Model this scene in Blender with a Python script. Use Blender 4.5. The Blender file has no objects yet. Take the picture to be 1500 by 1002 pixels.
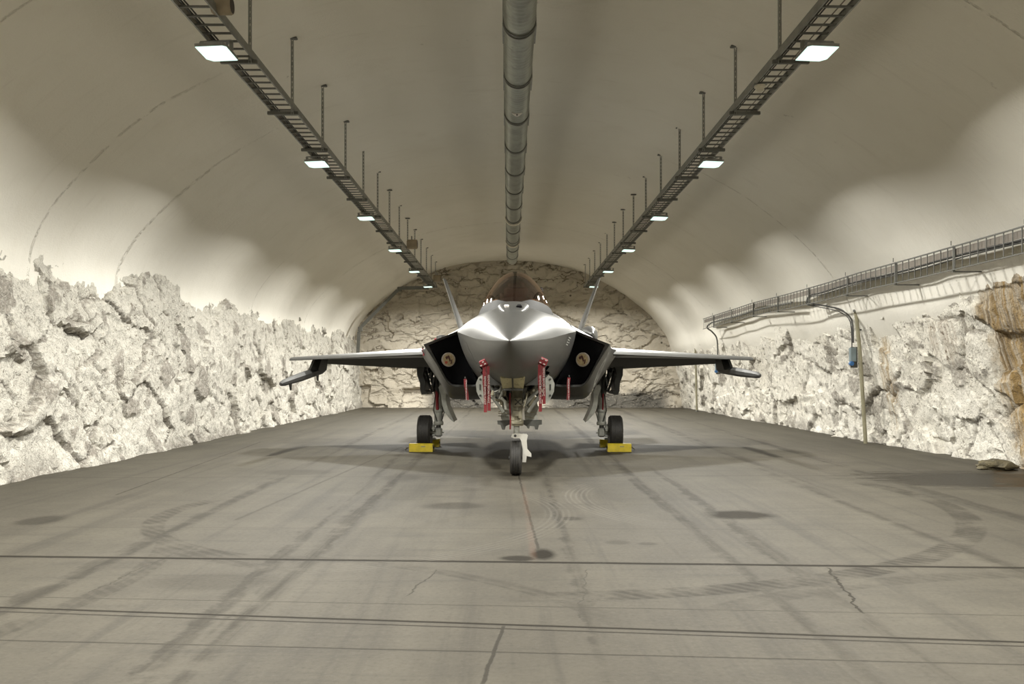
import bpy, math, random
import numpy as np
from mathutils import Vector, Matrix

R = math.radians
SC = bpy.context.scene
COL = SC.collection

# ---------------------------------------------------------------- camera, light, exposure
F, CX, VY, EYE = 1320.0, 745.0, 551.0, 1.6       # focal length in pixels, vanishing point, eye height
cam_data = bpy.data.cameras.new('camera')
cam = bpy.data.objects.new('camera', cam_data)
COL.objects.link(cam)
cam.location = (0, 0, EYE)
cam.rotation_euler = (R(90), 0, 0)
cam_data.sensor_width = 36.0
cam_data.lens = 36.0 * F / 1500.0
cam_data.shift_x = (750.0 - CX) / 1500.0
cam_data.shift_y = (VY - 501.0) / 1500.0
cam_data.clip_start = 0.05
cam_data.clip_end = 300
SC.camera = cam

SC.view_settings.view_transform = 'Standard'
SC.view_settings.look = 'None'
SC.view_settings.gamma = 1.0
SC.view_settings.use_curve_mapping = False
SC.view_settings.exposure = 0.1
SC.cycles.max_bounces = 6
SC.cycles.diffuse_bounces = 4
SC.cycles.glossy_bounces = 2
SC.cycles.transmission_bounces = 2
SC.cycles.transparent_max_bounces = 6
SC.cycles.use_adaptive_sampling = True
SC.cycles.adaptive_threshold = 0.05
SC.cycles.use_denoising = True
SC.cycles.caustics_reflective = False
SC.cycles.caustics_refractive = False

world = bpy.data.worlds.new('world')
SC.world = world
world.use_nodes = True
world.node_tree.nodes['Background'].inputs[0].default_value = (0.9, 0.85, 0.75, 1)
world.node_tree.nodes['Background'].inputs[1].default_value = 0.02

LAMP_WATTS = 520.0
LAMP_COLOR = (1.0, 0.98, 0.915)
LAMP_SPREAD = 165.0
LAMP_TILT = -2.5


def at(px, py, Y):
    """point at depth Y seen at pixel (px, py)"""
    return Vector(((px - CX) * Y / F, Y, EYE + (VY - py) * Y / F))


def floor_at(px, py):
    Y = EYE * F / (py - VY)
    return ((px - CX) * Y / F, Y)


# ---------------------------------------------------------------- numpy noise
def _hash(i, j, k, seed):
    n = (i * 374761393 + j * 668265263 + k * 2147483647 + seed * 1274126177) & 0xFFFFFFFF
    n = ((n ^ (n >> 13)) * 1274126177) & 0xFFFFFFFF
    n = ((n ^ (n >> 16)) * 2246822519) & 0xFFFFFFFF
    n = (n ^ (n >> 15)) & 0xFFFFFFFF
    return n.astype(np.float64) / 4294967295.0


def vnoise(p, seed=0):
    """smooth value noise in -1..1, p is (n,3)"""
    f = np.floor(p).astype(np.int64)
    t = p - f
    t = t * t * (3 - 2 * t)
    out = 0
    for dx in (0, 1):
        for dy in (0, 1):
            for dz in (0, 1):
                w = (t[:, 0] if dx else 1 - t[:, 0]) * (t[:, 1] if dy else 1 - t[:, 1]) * (t[:, 2] if dz else 1 - t[:, 2])
                out = out + w * _hash(f[:, 0] + dx, f[:, 1] + dy, f[:, 2] + dz, seed)
    return out * 2 - 1


def fbm(p, octaves=4, seed=0, gain=0.5):
    a, s, o = 1.0, 1.0, 0
    for k in range(octaves):
        o = o + a * vnoise(p * s, seed + k * 17)
        a *= gain
        s *= 2.03
    return o


def facets(p, seed=0, slope=1.0):
    """blocky fractured relief: every Voronoi cell is a tilted plane. also returns the cell's random number and F2-F1"""
    f = np.floor(p).astype(np.int64)
    n = len(p)
    best = np.full(n, 1e9)
    second = np.full(n, 1e9)
    h = np.zeros(n)
    rid = np.zeros(n)
    for dx in (-1, 0, 1):
        for dy in (-1, 0, 1):
            for dz in (-1, 0, 1):
                i, j, k = f[:, 0] + dx, f[:, 1] + dy, f[:, 2] + dz
                c = np.stack([i + _hash(i, j, k, seed + 1), j + _hash(i, j, k, seed + 2), k + _hash(i, j, k, seed + 3)], 1)
                d = p - c
                dist = (d * d).sum(1)
                g = np.stack([_hash(i, j, k, seed + 4) - .5, _hash(i, j, k, seed + 5) - .5, _hash(i, j, k, seed + 6) - .5], 1) * 2 * slope
                r = _hash(i, j, k, seed + 7)
                val = (r - .5) + (g * d).sum(1)
                m = dist < best
                second = np.where(m, best, np.minimum(second, dist))
                h = np.where(m, val, h)
                rid = np.where(m, r, rid)
                best = np.where(m, dist, best)
    return h, rid, np.sqrt(second) - np.sqrt(best)


# ---------------------------------------------------------------- mesh builder
class MB:
    def __init__(self):
        self.v, self.f = [], []

    def add(self, verts, faces):
        b = len(self.v)
        self.v += [tuple(q) for q in verts]
        self.f += [tuple(b + i for i in fc) for fc in faces]
        return self

    def box(self, c, s, rot=None, bevel=0.0):
        sx, sy, sz = s[0] / 2, s[1] / 2, s[2] / 2
        m = rot.to_matrix() if hasattr(rot, 'to_matrix') else (rot or Matrix.Identity(3))
        if bevel <= 0:
            vs = [Vector((x, y, z)) for x in (-sx, sx) for y in (-sy, sy) for z in (-sz, sz)]
            fs = [(0, 1, 3, 2), (4, 6, 7, 5), (0, 4, 5, 1), (2, 3, 7, 6), (0, 2, 6, 4), (1, 5, 7, 3)]
        else:
            b = min(bevel, sx * .9, sy * .9, sz * .9)
            rings = []
            for z, q in ((-sz, b), (-sz + b, 0), (sz - b, 0), (sz, b)):
                x, y = sx - q, sy - q
                rings.append([(x, -y + b, z), (x, y - b, z), (x - b, y, z), (-x + b, y, z), (-x, y - b, z), (-x, -y + b, z), (-x + b, -y, z), (x - b, -y, z)])
            vs = [Vector(q) for r_ in rings for q in r_]
            fs = [tuple(range(7, -1, -1)), tuple(range(24, 32))]
            for k in range(3):
                for i in range(8):
                    j = (i + 1) % 8
                    fs.append((k * 8 + i, k * 8 + j, k * 8 + 8 + j, k * 8 + 8 + i))
        c = Vector(c)
        return self.add([m @ q + c for q in vs], fs)

    def tube(self, pts, r, n=10, cap=True):
        pts = [Vector(p) for p in pts]
        rs = r if isinstance(r, (list, tuple)) else [r] * len(pts)
        vs, fs = [], []
        prev = None
        for i, p in enumerate(pts):
            d = (pts[min(i + 1, len(pts) - 1)] - pts[max(i - 1, 0)]).normalized()
            if prev is None:
                a = Vector((0, 0, 1)) if abs(d.z) < .9 else Vector((1, 0, 0))
                u = d.cross(a).normalized()
            else:
                u = (prev - d * prev.dot(d)).normalized()
            prev = u
            w = d.cross(u)
            for k in range(n):
                t = 2 * math.pi * k / n
                vs.append(p + (u * math.cos(t) + w * math.sin(t)) * rs[i])
        for i in range(len(pts) - 1):
            for k in range(n):
                j = (k + 1) % n
                fs.append((i * n + k, i * n + j, (i + 1) * n + j, (i + 1) * n + k))
        if cap:
            fs.append(tuple(range(n - 1, -1, -1)))
            fs.append(tuple((len(pts) - 1) * n + k for k in range(n)))
        return self.add(vs, fs)

    def bar(self, a, b, w, h, up=(0, 0, 1)):
        a, b = Vector(a), Vector(b)
        d = (b - a).normalized()
        u = d.cross(Vector(up))
        if u.length < 1e-4:
            u = d.cross(Vector((1, 0, 0)))
        u.normalize()
        v = u.cross(d)
        vs = [p + u * (sx * w / 2) + v * (sz * h / 2) for p in (a, b) for sx, sz in ((-1, -1), (1, -1), (1, 1), (-1, 1))]
        return self.add(vs, [(3, 2, 1, 0), (4, 5, 6, 7), (0, 1, 5, 4), (1, 2, 6, 5), (2, 3, 7, 6), (3, 0, 4, 7)])

    def loft(self, rings, closed=True, caps=(False, False)):
        n = len(rings[0])
        vs = [q for r_ in rings for q in r_]
        fs = []
        for i in range(len(rings) - 1):
            for k in range(n if closed else n - 1):
                j = (k + 1) % n
                fs.append((i * n + k, i * n + j, (i + 1) * n + j, (i + 1) * n + k))
        if caps[0]:
            fs.append(tuple(range(n - 1, -1, -1)))
        if caps[1]:
            fs.append(tuple((len(rings) - 1) * n + k for k in range(n)))
        return self.add(vs, fs)

    def lathe(self, prof, c, axis='y', n=32, closed_profile=False):
        """prof: list of (radius, offset along the axis)"""
        c = Vector(c)
        rings = []
        for r_, o in prof:
            ring = []
            for k in range(n):
                t = 2 * math.pi * k / n
                a, b = r_ * math.cos(t), r_ * math.sin(t)
                q = {'x': (o, a, b), 'y': (a, o, b), 'z': (a, b, o)}[axis]
                ring.append(c + Vector(q))
            rings.append(ring)
        if closed_profile:
            rings.append(rings[0])
            return self.loft(rings)
        return self.loft(rings, True, (True, True))

    def prism(self, poly, d0, d1, plane='xz'):
        """polygon given in a plane, extruded from d0 to d1 along the third axis"""
        def P(a, b, d):
            return {'xz': (a, d, b), 'xy': (a, b, d), 'yz': (d, a, b)}[plane]
        n = len(poly)
        vs = [P(a, b, d0) for a, b in poly] + [P(a, b, d1) for a, b in poly]
        fs = [tuple(range(n - 1, -1, -1)), tuple(range(n, 2 * n))]
        for i in range(n):
            j = (i + 1) % n
            fs.append((i, j, n + j, n + i))
        return self.add(vs, fs)

    def moved(self, mat):
        self.v = [tuple(mat @ Vector(q)) for q in self.v]
        return self

    def build(self, name, mat, parent=None, smooth=35, recalc=True, loc=None):
        me = bpy.data.meshes.new(name)
        vs = self.v
        if loc is not None:
            L = Vector(loc)
            vs = [tuple(Vector(q) - L) for q in vs]
        me.from_pydata(vs, [], self.f)
        me.validate()
        if recalc:
            import bmesh
            bm = bmesh.new()
            bm.from_mesh(me)
            bmesh.ops.recalc_face_normals(bm, faces=bm.faces[:])
            bm.to_mesh(me)
            bm.free()
        if smooth:
            me.polygons.foreach_set('use_smooth', [True] * len(me.polygons))
            me.set_sharp_from_angle(angle=R(smooth))
        for m in (mat if isinstance(mat, (list, tuple)) else [mat]):
            me.materials.append(m)
        o = bpy.data.objects.new(name, me)
        COL.objects.link(o)
        if loc is not None:
            o.location = loc
        if parent:
            o.parent = parent
        return o


def empty(name, loc=(0, 0, 0), rz=0.0, parent=None):
    o = bpy.data.objects.new(name, None)
    o.empty_display_size = 0.2
    o.location = loc
    o.rotation_euler = (0, 0, rz)
    COL.objects.link(o)
    if parent:
        o.parent = parent
    return o


def tag(o, label, cat, group=None, kind=None):
    o['label'] = label
    o['category'] = cat
    if group:
        o['group'] = group
    if kind:
        o['kind'] = kind
    return o


def struct(o, label, cat):
    return tag(o, label, cat, None, 'structure')


def copy_tree(o, parent=None):
    c = o.copy()
    COL.objects.link(c)
    if parent:
        c.parent = parent
    for ch in list(o.children):
        copy_tree(ch, c)
    return c


def hermite(xs, ys, x):
    xs, ys = np.asarray(xs, float), np.asarray(ys, float)
    x = np.atleast_1d(np.asarray(x, float))
    d = np.diff(ys) / np.diff(xs)
    m = np.zeros(len(xs))
    m[0], m[-1] = d[0], d[-1]
    for i in range(1, len(xs) - 1):
        m[i] = 0 if d[i - 1] * d[i] <= 0 else 2 * d[i - 1] * d[i] / (d[i - 1] + d[i])
    i = np.clip(np.searchsorted(xs, x) - 1, 0, len(xs) - 2)
    h = xs[i + 1] - xs[i]
    t = (x - xs[i]) / h
    return ((2 * t**3 - 3 * t**2 + 1) * ys[i] + (t**3 - 2 * t**2 + t) * h * m[i] + (-2 * t**3 + 3 * t**2) * ys[i + 1] + (t**3 - t**2) * h * m[i + 1])


def spline(pts, n=8):
    """smooth polyline through points"""
    pts = [Vector(p) for p in pts]
    out = []
    for i in range(len(pts) - 1):
        p0, p1, p2, p3 = pts[max(i - 1, 0)], pts[i], pts[i + 1], pts[min(i + 2, len(pts) - 1)]
        for k in range(n):
            t = k / n
            out.append(0.5 * ((2 * p1) + (p2 - p0) * t + (2 * p0 - 5 * p1 + 4 * p2 - p3) * t * t + (3 * p1 - p0 - 3 * p2 + p3) * t**3))
    out.append(pts[-1])
    return out


# ---------------------------------------------------------------- materials
class X:
    """a socket with arithmetic"""
    def __init__(self, nt, s):
        self.nt, self.s = nt, s

    def op(self, o, b=None, c=None, clamp=False):
        n = self.nt.nodes.new('ShaderNodeMath')
        n.operation = o
        n.use_clamp = clamp
        for i, v in enumerate((self, b, c)):
            if v is None:
                continue
            if isinstance(v, X):
                self.nt.links.new(v.s, n.inputs[i])
            else:
                n.inputs[i].default_value = v
        return X(self.nt, n.outputs[0])

    def __add__(a, b): return a.op('ADD', b)
    def __sub__(a, b): return a.op('SUBTRACT', b)
    def __mul__(a, b): return a.op('MULTIPLY', b)
    def __truediv__(a, b): return a.op('DIVIDE', b)
    def __rsub__(a, b): return (a * -1.0) + b
    __radd__ = __add__
    __rmul__ = __mul__
    def abs(a): return a.op('ABSOLUTE')
    def max(a, b): return a.op('MAXIMUM', b)
    def min(a, b): return a.op('MINIMUM', b)
    def sq(a): return a * a

    def ramp(a, lo, hi, smooth=True):
        """0 at lo, 1 at hi (lo may exceed hi)"""
        n = a.nt.nodes.new('ShaderNodeMapRange')
        n.interpolation_type = 'SMOOTHSTEP' if smooth else 'LINEAR'
        n.clamp = True
        a.nt.links.new(a.s, n.inputs[0])
        if lo < hi:
            n.inputs[1].default_value, n.inputs[2].default_value = lo, hi
            n.inputs[3].default_value, n.inputs[4].default_value = 0, 1
        else:
            n.inputs[1].default_value, n.inputs[2].default_value = hi, lo
            n.inputs[3].default_value, n.inputs[4].default_value = 1, 0
        return X(a.nt, n.outputs[0])


class Mat:
    def __init__(self, name):
        self.m = bpy.data.materials.new(name)
        self.m.use_nodes = True
        self.nt = self.m.node_tree
        self.b = self.nt.nodes['Principled BSDF']
        self.out = self.nt.nodes['Material Output']
        tc = self.nt.nodes.new('ShaderNodeTexCoord')
        self.obj = tc.outputs['Object']
        g = self.nt.nodes.new('ShaderNodeSeparateXYZ')
        self.nt.links.new(self.obj, g.inputs[0])
        self.x, self.y, self.z = (X(self.nt, g.outputs[i]) for i in range(3))

    def vec(self, x, y, z):
        n = self.nt.nodes.new('ShaderNodeCombineXYZ')
        for i, v in enumerate((x, y, z)):
            if isinstance(v, X):
                self.nt.links.new(v.s, n.inputs[i])
            else:
                n.inputs[i].default_value = v
        return n.outputs[0]

    def scaled(self, sx, sy, sz):
        return self.vec(self.x * sx, self.y * sy, self.z * sz)

    def noise(self, scale=1, detail=4, rough=.55, vec=None, dist=0.0):
        n = self.nt.nodes.new('ShaderNodeTexNoise')
        n.inputs['Scale'].default_value = scale
        n.inputs['Detail'].default_value = detail
        n.inputs['Roughness'].default_value = rough
        n.inputs['Distortion'].default_value = dist
        self.nt.links.new(vec or self.obj, n.inputs['Vector'])
        return X(self.nt, n.outputs[0])

    def voronoi(self, scale=1, feature='F1', vec=None, out='Distance'):
        n = self.nt.nodes.new('ShaderNodeTexVoronoi')
        n.feature = feature
        n.inputs['Scale'].default_value = scale
        self.nt.links.new(vec or self.obj, n.inputs['Vector'])
        return X(self.nt, n.outputs[out])

    def attr(self, name):
        n = self.nt.nodes.new('ShaderNodeAttribute')
        n.attribute_name = name
        return X(self.nt, n.outputs['Fac'])

    def mix(self, fac, a, b):
        n = self.nt.nodes.new('ShaderNodeMix')
        n.data_type = 'RGBA'
        if isinstance(fac, X):
            self.nt.links.new(fac.s, n.inputs[0])
        else:
            n.inputs[0].default_value = fac
        for v, i in ((a, 6), (b, 7)):
            if isinstance(v, tuple):
                n.inputs[i].default_value = (*v[:3], 1)
            else:
                self.nt.links.new(v, n.inputs[i])
        return n.outputs[2]

    def color(self, c):
        if isinstance(c, tuple):
            self.b.inputs['Base Color'].default_value = (*c[:3], 1)
        else:
            self.nt.links.new(c, self.b.inputs['Base Color'])

    def rough(self, v):
        if isinstance(v, X):
            self.nt.links.new(v.s, self.b.inputs['Roughness'])
        else:
            self.b.inputs['Roughness'].default_value = v

    def bump(self, h, dist=.02, strength=1.0):
        n = self.nt.nodes.new('ShaderNodeBump')
        n.inputs['Distance'].default_value = dist
        n.inputs['Strength'].default_value = strength
        self.nt.links.new(h.s, n.inputs['Height'])
        self.nt.links.new(n.outputs[0], self.b.inputs['Normal'])


def plain(name, col, rough=.5, metal=0.0, var=.12, scale=6.0, bump=0.0):
    M = Mat(name)
    n = M.noise(scale, 4)
    lo = tuple(c * (1 - var) for c in col)
    hi = tuple(min(1, c * (1 + var)) for c in col)
    M.color(M.mix(n.ramp(.3, .7), lo, hi))
    M.rough(n * .12 + (rough - .06))
    M.b.inputs['Metallic'].default_value = metal
    if bump:
        M.bump(M.noise(scale * 6, 3), bump)
    return M.m


# ---- floor
def floor_material(band):
    """the same concrete everywhere; joints, cracks and stains only where that stretch of floor has them"""
    near, mids = band == 'near', band == 'mid'
    lo_y, hi_y = {'near': (3.6, 8.6), 'mid': (8.6, 22.0), 'rest': (99, 99)}[band]
    M = Mat('stained_concrete_' + band)
    x, y = M.x, M.y
    big = M.noise(.4, 3, .6)
    mid = M.noise(1.9, 5, .68)
    fine = M.noise(26, 3, .72)
    streak = M.noise(1, 4, .62, M.scaled(4.2, .14, 1))
    streak2 = M.noise(1, 3, .6, M.scaled(1.3, .06, 1))
    cross = M.noise(1, 3, .62, M.scaled(.45, 6.0, 1))
    c = M.mix(big.ramp(.3, .7), (0.0445, 0.0383, 0.0266), (0.0601, 0.0525, 0.0369))
    c = M.mix(mid.ramp(.42, .72) * .6, c, (0.0362, 0.0311, 0.0213))
    c = M.mix(mid.ramp(.46, .25) * .45, c, (0.0736, 0.0650, 0.0467))
    c = M.mix(streak.ramp(.5, .68) * .6, c, (0.0270, 0.0230, 0.0155))
    c = M.mix(streak2.ramp(.52, .7) * .5, c, (0.0736, 0.0650, 0.0471))
    c = M.mix(cross.ramp(.52, .72) * .5, c, (0.0300, 0.0260, 0.0178))
    c = M.mix(fine.ramp(.52, .78) * .45, c, (0.0233, 0.0200, 0.0142))
    c = M.mix(fine.ramp(.44, .25) * .3, c, (0.0804, 0.0709, 0.0516))
    dark = None

    def put(m):
        nonlocal dark
        dark = m if dark is None else dark.max(m)
    wob = (mid - .5) * .35
    # wheel tracks running along the tunnel
    for x0, k, w, s in ((-1.75, 0.0, .13, .6), (-2.15, -.02, .10, .5), (1.95, .01, .13, .55), (2.5, .02, .10, .45), (-3.6, -.02, .14, .5), (4.4, .03, .20, .45), (.62, 0.01, .07, .4), (5.9, .03, .14, .4)):
        d = (x - (y - 14.0) * k - x0 + wob).abs()
        put(d.ramp(w, w * .35) * streak.ramp(.36, .58) * mid.ramp(.3, .55) * s)
    # turning tyre arcs
    for cx, cy, r, w, x0, x1, y0, y1, s in ((0, 12, 5.48, .17, .2, 5.9, 6.0, 13.4, .62), (-1.0, 10.6, 2.97, .14, -4.2, -2.0, 7.9, 11.6, .5), (-.2, 11.2, 4.1, .10, -3.2, -1.2, 7.4, 10.8, .4),
                                            (4.6, 2.4, 4.9, .14, 0, 6, 6.2, 7.4, .35), (-8, 7.0, 5.0, .12, -3.9, -2.4, 4, 9, .35), (-2.6, 4.4, 3.6, .1, -3.2, .6, 5.6, 8.2, .35)):
        if y1 + .3 < lo_y or y0 - .3 > hi_y:
            continue
        d = (((x - cx).sq() + (y - cy).sq()).op('SQRT') - r).abs()
        tread = (((x * .7 + y * .7) * 60.0).op('SINE')).ramp(-.9, .5)
        m = d.ramp(w, w * .7) * (x.ramp(x0 - .3, x0 + .3)) * (x.ramp(x1 + .3, x1 - .3)) * (y.ramp(y0 - .3, y0 + .3)) * (y.ramp(y1 + .3, y1 - .3))
        put(m * (tread * .45 + .55) * mid.ramp(.3, .6) * s)
    # stains
    for px, py, rx, ry, s in ((1083, 754, .34, .30, .9), (665, 741, .36, .26, .5), (794, 812, .11, .24, 1.0), (760, 818, .15, .11, .9), (905, 795, .11, .10, .35), (948, 797, .09, .07, .4),
                              (60, 762, .20, .30, .6), (320, 852, .5, .25, .3), (436, 692, .5, .4, .3), (835, 760, .12, .12, .5), (590, 700, .25, .5, .35)):
        fx, fy = floor_at(px, py)
        if fy + ry * 2 < lo_y or fy - ry * 2 > hi_y:
            continue
        d = (((x - fx) / rx).sq() + ((y - fy) / ry).sq()).op('SQRT') + (mid - .5) * 1.3
        put(d.ramp(1.45, .7) * s)
    # wet patch by the right wall
    fx, fy = floor_at(1440, 702)
    wet = None
    if mids:
        wetd = (((x - fx) / 1.9).sq() + ((y - fy) / 1.2).sq()).op('SQRT') + (streak - .5) * .9 + (cross - .5) * 1.6 + (mid - .5) * .6
        wet = wetd.ramp(1.1, .7)
        put(wet * .9)
    # expansion joints across the floor and cracks
    jw = (mid - .5) * .02
    for px0, py0, px1, py1, w, s in ((0, 815, 1500, 832, .034, .97), (0, 890, 1500, 941, .018, .95), (0, 896, 1500, 947, .011, .8), (0, 874, 1500, 902, .008, .5), (0, 938, 1500, 974, .010, .6),
                                     (0, 772, 1500, 777, .012, .25), (0, 700, 1500, 696, .025, .35)):
        ax, ay = floor_at(px0, py0)
        bx, by = floor_at(px1, py1)
        if max(ay, by) + .3 < lo_y or min(ay, by) - .3 > hi_y:
            continue
        k = (by - ay) / (bx - ax)
        d = (y - ay - (x - ax) * k + jw * (2.2 if w > .02 else 1.0)).abs()
        put(d.ramp(w * 1.6, w * .6) * (mid.ramp(.25, .4) * .4 + .6) * s)
    zig = (M.noise(5, 3) - .5) * .35
    for px0, py0, px1, py1, w, s in ((1213, 832, 1262, 898, .009, .8), (738, 918, 706, 1002, .0101, .7), (640, 835, 600, 872, .007, .55), (240, 818, 130, 868, .006, .5), (860, 835, 850, 905, .006, .4), (758, 690, 790, 812, .012, .6),
                                     (345, 762, 690, 610, .02, .35), (170, 725, 470, 615, .012, .6)):
        ax, ay = floor_at(px0, py0)
        bx, by = floor_at(px1, py1)
        if max(ay, by) < lo_y or min(ay, by) > hi_y:
            continue
        k = (bx - ax) / (by - ay)
        d = (x - ax - (y - ay) * k + zig * (.1 if w > .01005 else .4)).abs()
        lo, hi = min(ay, by), max(ay, by)
        put(d.ramp(w * 1.7, w * .7) * y.ramp(lo - .05, lo + .02) * y.ramp(hi + .05, hi - .02) * s)
    c = M.mix(dark * .92, c, (.018, .016, .013))
    # rusty wall's reflection painted brown into the wet floor, ochre centre streak
    if mids:
        rd = (x - (y - 13.0) * .533 - 7.0 + (mid - .5) * .15).ramp(-.06, .06) * (y + (mid - .5) * .5).ramp(12.9, 13.1) * y.ramp(17.2, 15.8)
        c = M.mix(rd * .9, c, M.mix(mid.ramp(.4, .6), (.040, .024, .010), (.022, .018, .010)))
        wet = wet.max(rd)
    if band != 'rest':
        d = (x - .22 + zig * .1).abs()
        c = M.mix(d.ramp(.05, .01) * y.ramp(7.6, 8.2) * y.ramp(14.2, 12) * mid.ramp(.35, .6) * .45, c, (.085, .052, .034))
    # pale scuffs: old tyre arcs by the nose wheel
    for cx, cy, r, w, s in ((4.4, 11.8, 3.5, .25, .22), (-2.8, 10.6, 3.4, .22, .2)):
        if band == 'rest':
            continue
        dd = (((x - cx).sq() + (y - cy).sq()).op('SQRT') - r).abs()
        lin = ((((x - cx).sq() + (y - cy).sq()).op('SQRT')) * 90.0).op('SINE').ramp(-.2, .8)
        c = M.mix(dd.ramp(w, w * .5) * (x.abs()).ramp(2.0, 1.2) * lin * mid.ramp(.3, .6) * s, c, (.16, .148, .124))
    M.color(c)
    M.nt.links.new((dark * -.3 + .33).s, M.b.inputs['Specular IOR Level'])
    M.rough((fine * .15 + .645) + (wet * -.3 if wet else 0.0))
    M.bump(fine * .3 + mid * .8 - dark * .8, .008, .6)
    return M.m


# ---- sprayed vault
def vault_material():
    M = Mat('sprayed_concrete_white')
    x, y, z = M.x, M.y, M.z
    big = M.noise(.22, 4, .55)
    mid = M.noise(1.3, 6, .62)
    fine = M.noise(30, 3, .75)
    arcs = M.noise(1, 3, .6, M.scaled(.8, 5.0, .8))
    c = M.mix(big.ramp(.3, .7), (.82, .79, .705), (.87, .842, .762))
    c = M.mix(mid.ramp(.5, .8) * .4, c, (.76, .72, .625))
    c = M.mix(arcs.ramp(.58, .8) * .22, c, (.62, .58, .50))
    c = M.mix(fine.ramp(.62, .85) * .22, c, (.55, .515, .445))
    # casting joints: rings around the vault at a few distances, with crumbled stretches
    wob = (M.noise(1.2, 4) - .5) * .35
    seam = None
    rough = None
    for yy, side, w in ((10.6, 0, .03), (14.8, -1, .05), (18.1, -1, .09), (21.6, 1, .05), (27.5, 0, .02), (34.9, 0, .05), (40.5, 1, .03)):
        d = (y - yy + wob * (.6 if w > .06 else .15)).abs()
        m = d.ramp(w, w * .3)
        if side:
            m = m * (x * side).ramp(4.0 if yy < 21 else 4.2, 6.2 if yy < 21 else 5.0)
        seam = m if seam is None else seam.max(m)
    crumb = M.noise(7, 4, .7).ramp(.42, .6)
    c = M.mix(seam * crumb * .35, c, (.50, .46, .39))
    spots = M.noise(.9, 5, .7).ramp(.66, .72) * M.noise(9, 3).ramp(.5, .65)
    c = M.mix(spots * .5, c, (.25, .225, .19))
    M.color(c)
    M.rough(.85)
    M.bump(fine * .35 + mid * 1.2 + arcs * .5 + seam * crumb * 1.6, .02, .8)
    return M.m


# ---- whitewashed rock
def rock_material(name, white, warm, dark_amt, stains=()):
    M = Mat(name)
    x, y, z = M.x, M.y, M.z
    big = M.noise(.5, 4)
    mid = M.noise(3.0, 4, .65)
    fine = M.noise(15, 4, .72)
    speck = M.noise(34, 4, .7)
    pits = M.noise(1, 3, .6, M.vec(x * 6 + (mid - .5) * 3, y * 5.5 + (mid - .5) * 3, z * 12 + (mid - .5) * 5))
    vor = M.voronoi(5.5, 'DISTANCE_TO_EDGE', M.vec(x + (mid - .5) * .5, y + (mid - .5) * .5, z + (fine - .5) * .35))
    facet = M.attr('bare_and_shade')
    c = M.mix(big.ramp(.3, .7), white, warm)
    c = M.mix(mid.ramp(.55, .75) * .45, c, tuple(q * .72 for q in warm))
    c = M.mix(fine.ramp(.58, .72) * .6, c, (.34, .29, .22))
    c = M.mix(speck.ramp(.57, .64) * mid.ramp(.42, .54) * .9, c, (.14, .12, .095))
    c = M.mix(vor.ramp(.03, .006) * mid.ramp(.5, .62) * .8, c, (.12, .105, .085))
    c = M.mix(pits.ramp(.615, .66) * big.ramp(.38, .55) * .85, c, (.16, .135, .10))
    bare_and_shade = facet * fine.ramp(.25, .55)
    c = M.mix(bare_and_shade * dark_amt, c, (.25, .225, .19))
    for k_, (yy, zz, ry, rz, s, col) in enumerate(stains):
        d = (((y - yy) / ry).sq() + ((z - zz) / rz).sq()).op('SQRT') + (mid - .5) * 1.1
        run = M.noise(1, 3, .65, M.vec(x * .6, y * (7.0 + 2 * k_) + k_ * 13.0, z * .7))
        lo_ = .2 if s < .8 and ry > .9 else .42
        c = M.mix(d.ramp(1.15, .6) * run.ramp(lo_, lo_ + .18) * s, c, col)
    M.color(c)
    M.rough(.88)
    M.bump(fine * .8 + mid * 1.2 + speck * .3 + vor.ramp(0, .12) * .2, .045, .9)
    return M.m


def back_rock_material():
    M = Mat('whitewashed_back_rock')
    x, y, z = M.x, M.y, M.z
    big = M.noise(.5, 4)
    fine = M.noise(12, 6, .7)
    warp = M.noise(1.3, 5, .6)
    crack = M.noise(1, 3, .5, M.vec(x * .75 + (warp - .5) * .9, y, z * 1.7 + (warp - .5) * .9))
    lines = (crack - .5).abs()
    c = M.mix(big.ramp(.3, .7), (.49, .441, .359), (.545, .498, .412))
    c = M.mix(lines.ramp(.024, .006) * big.ramp(.42, .6) * fine.ramp(.3, .5) * .85, c, (.11, .085, .055))
    holes = M.voronoi(1.1, 'F1')
    c = M.mix(holes.ramp(.075, .04) * .9, c, (.07, .06, .05))
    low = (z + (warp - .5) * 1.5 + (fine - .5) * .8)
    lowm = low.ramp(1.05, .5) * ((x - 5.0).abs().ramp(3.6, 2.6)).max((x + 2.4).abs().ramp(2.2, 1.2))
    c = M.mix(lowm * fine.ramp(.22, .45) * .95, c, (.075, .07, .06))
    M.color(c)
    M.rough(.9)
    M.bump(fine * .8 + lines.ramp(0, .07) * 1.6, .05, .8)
    return M.m


MT = {}
MT['floor'] = [floor_material(q) for q in ('near', 'mid', 'rest')]
MT['vault'] = vault_material()
rust = (.30, .19, .055)
brown = (.09, .055, .02)
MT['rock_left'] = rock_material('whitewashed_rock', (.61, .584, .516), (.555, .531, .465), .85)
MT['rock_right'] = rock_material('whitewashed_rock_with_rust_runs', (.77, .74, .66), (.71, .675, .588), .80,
                                 ((15.1, 1.8, 1.0, 2.5, .75, (.37, .30, .205)), (15.0, 1.8, .95, 2.4, .85, rust), (14.6, 1.0, .55, 1.9, .85, brown), (15.6, 2.3, .22, .9, .7, brown), (20.6, 1.6, .35, 1.4, .6, rust), (17.6, 2.3, .7, .5, .45, (.22, .15, .09)), (15.1, 2.5, .35, .5, .5, brown)))
MT['rock_back'] = back_rock_material()
MT['galv'] = plain('galvanised_steel', (.30, .30, .275), .5, .75)
MT['galv_dark'] = plain('dark_galvanised_steel', (.15, .15, .135), .55, .6)
MT['duct'] = plain('spiral_duct_steel', (.32, .33, .29), .46, .8, .15, 3)
MT['cable'] = plain('black_cable_sheath', (.035, .034, .03), .5)
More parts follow.
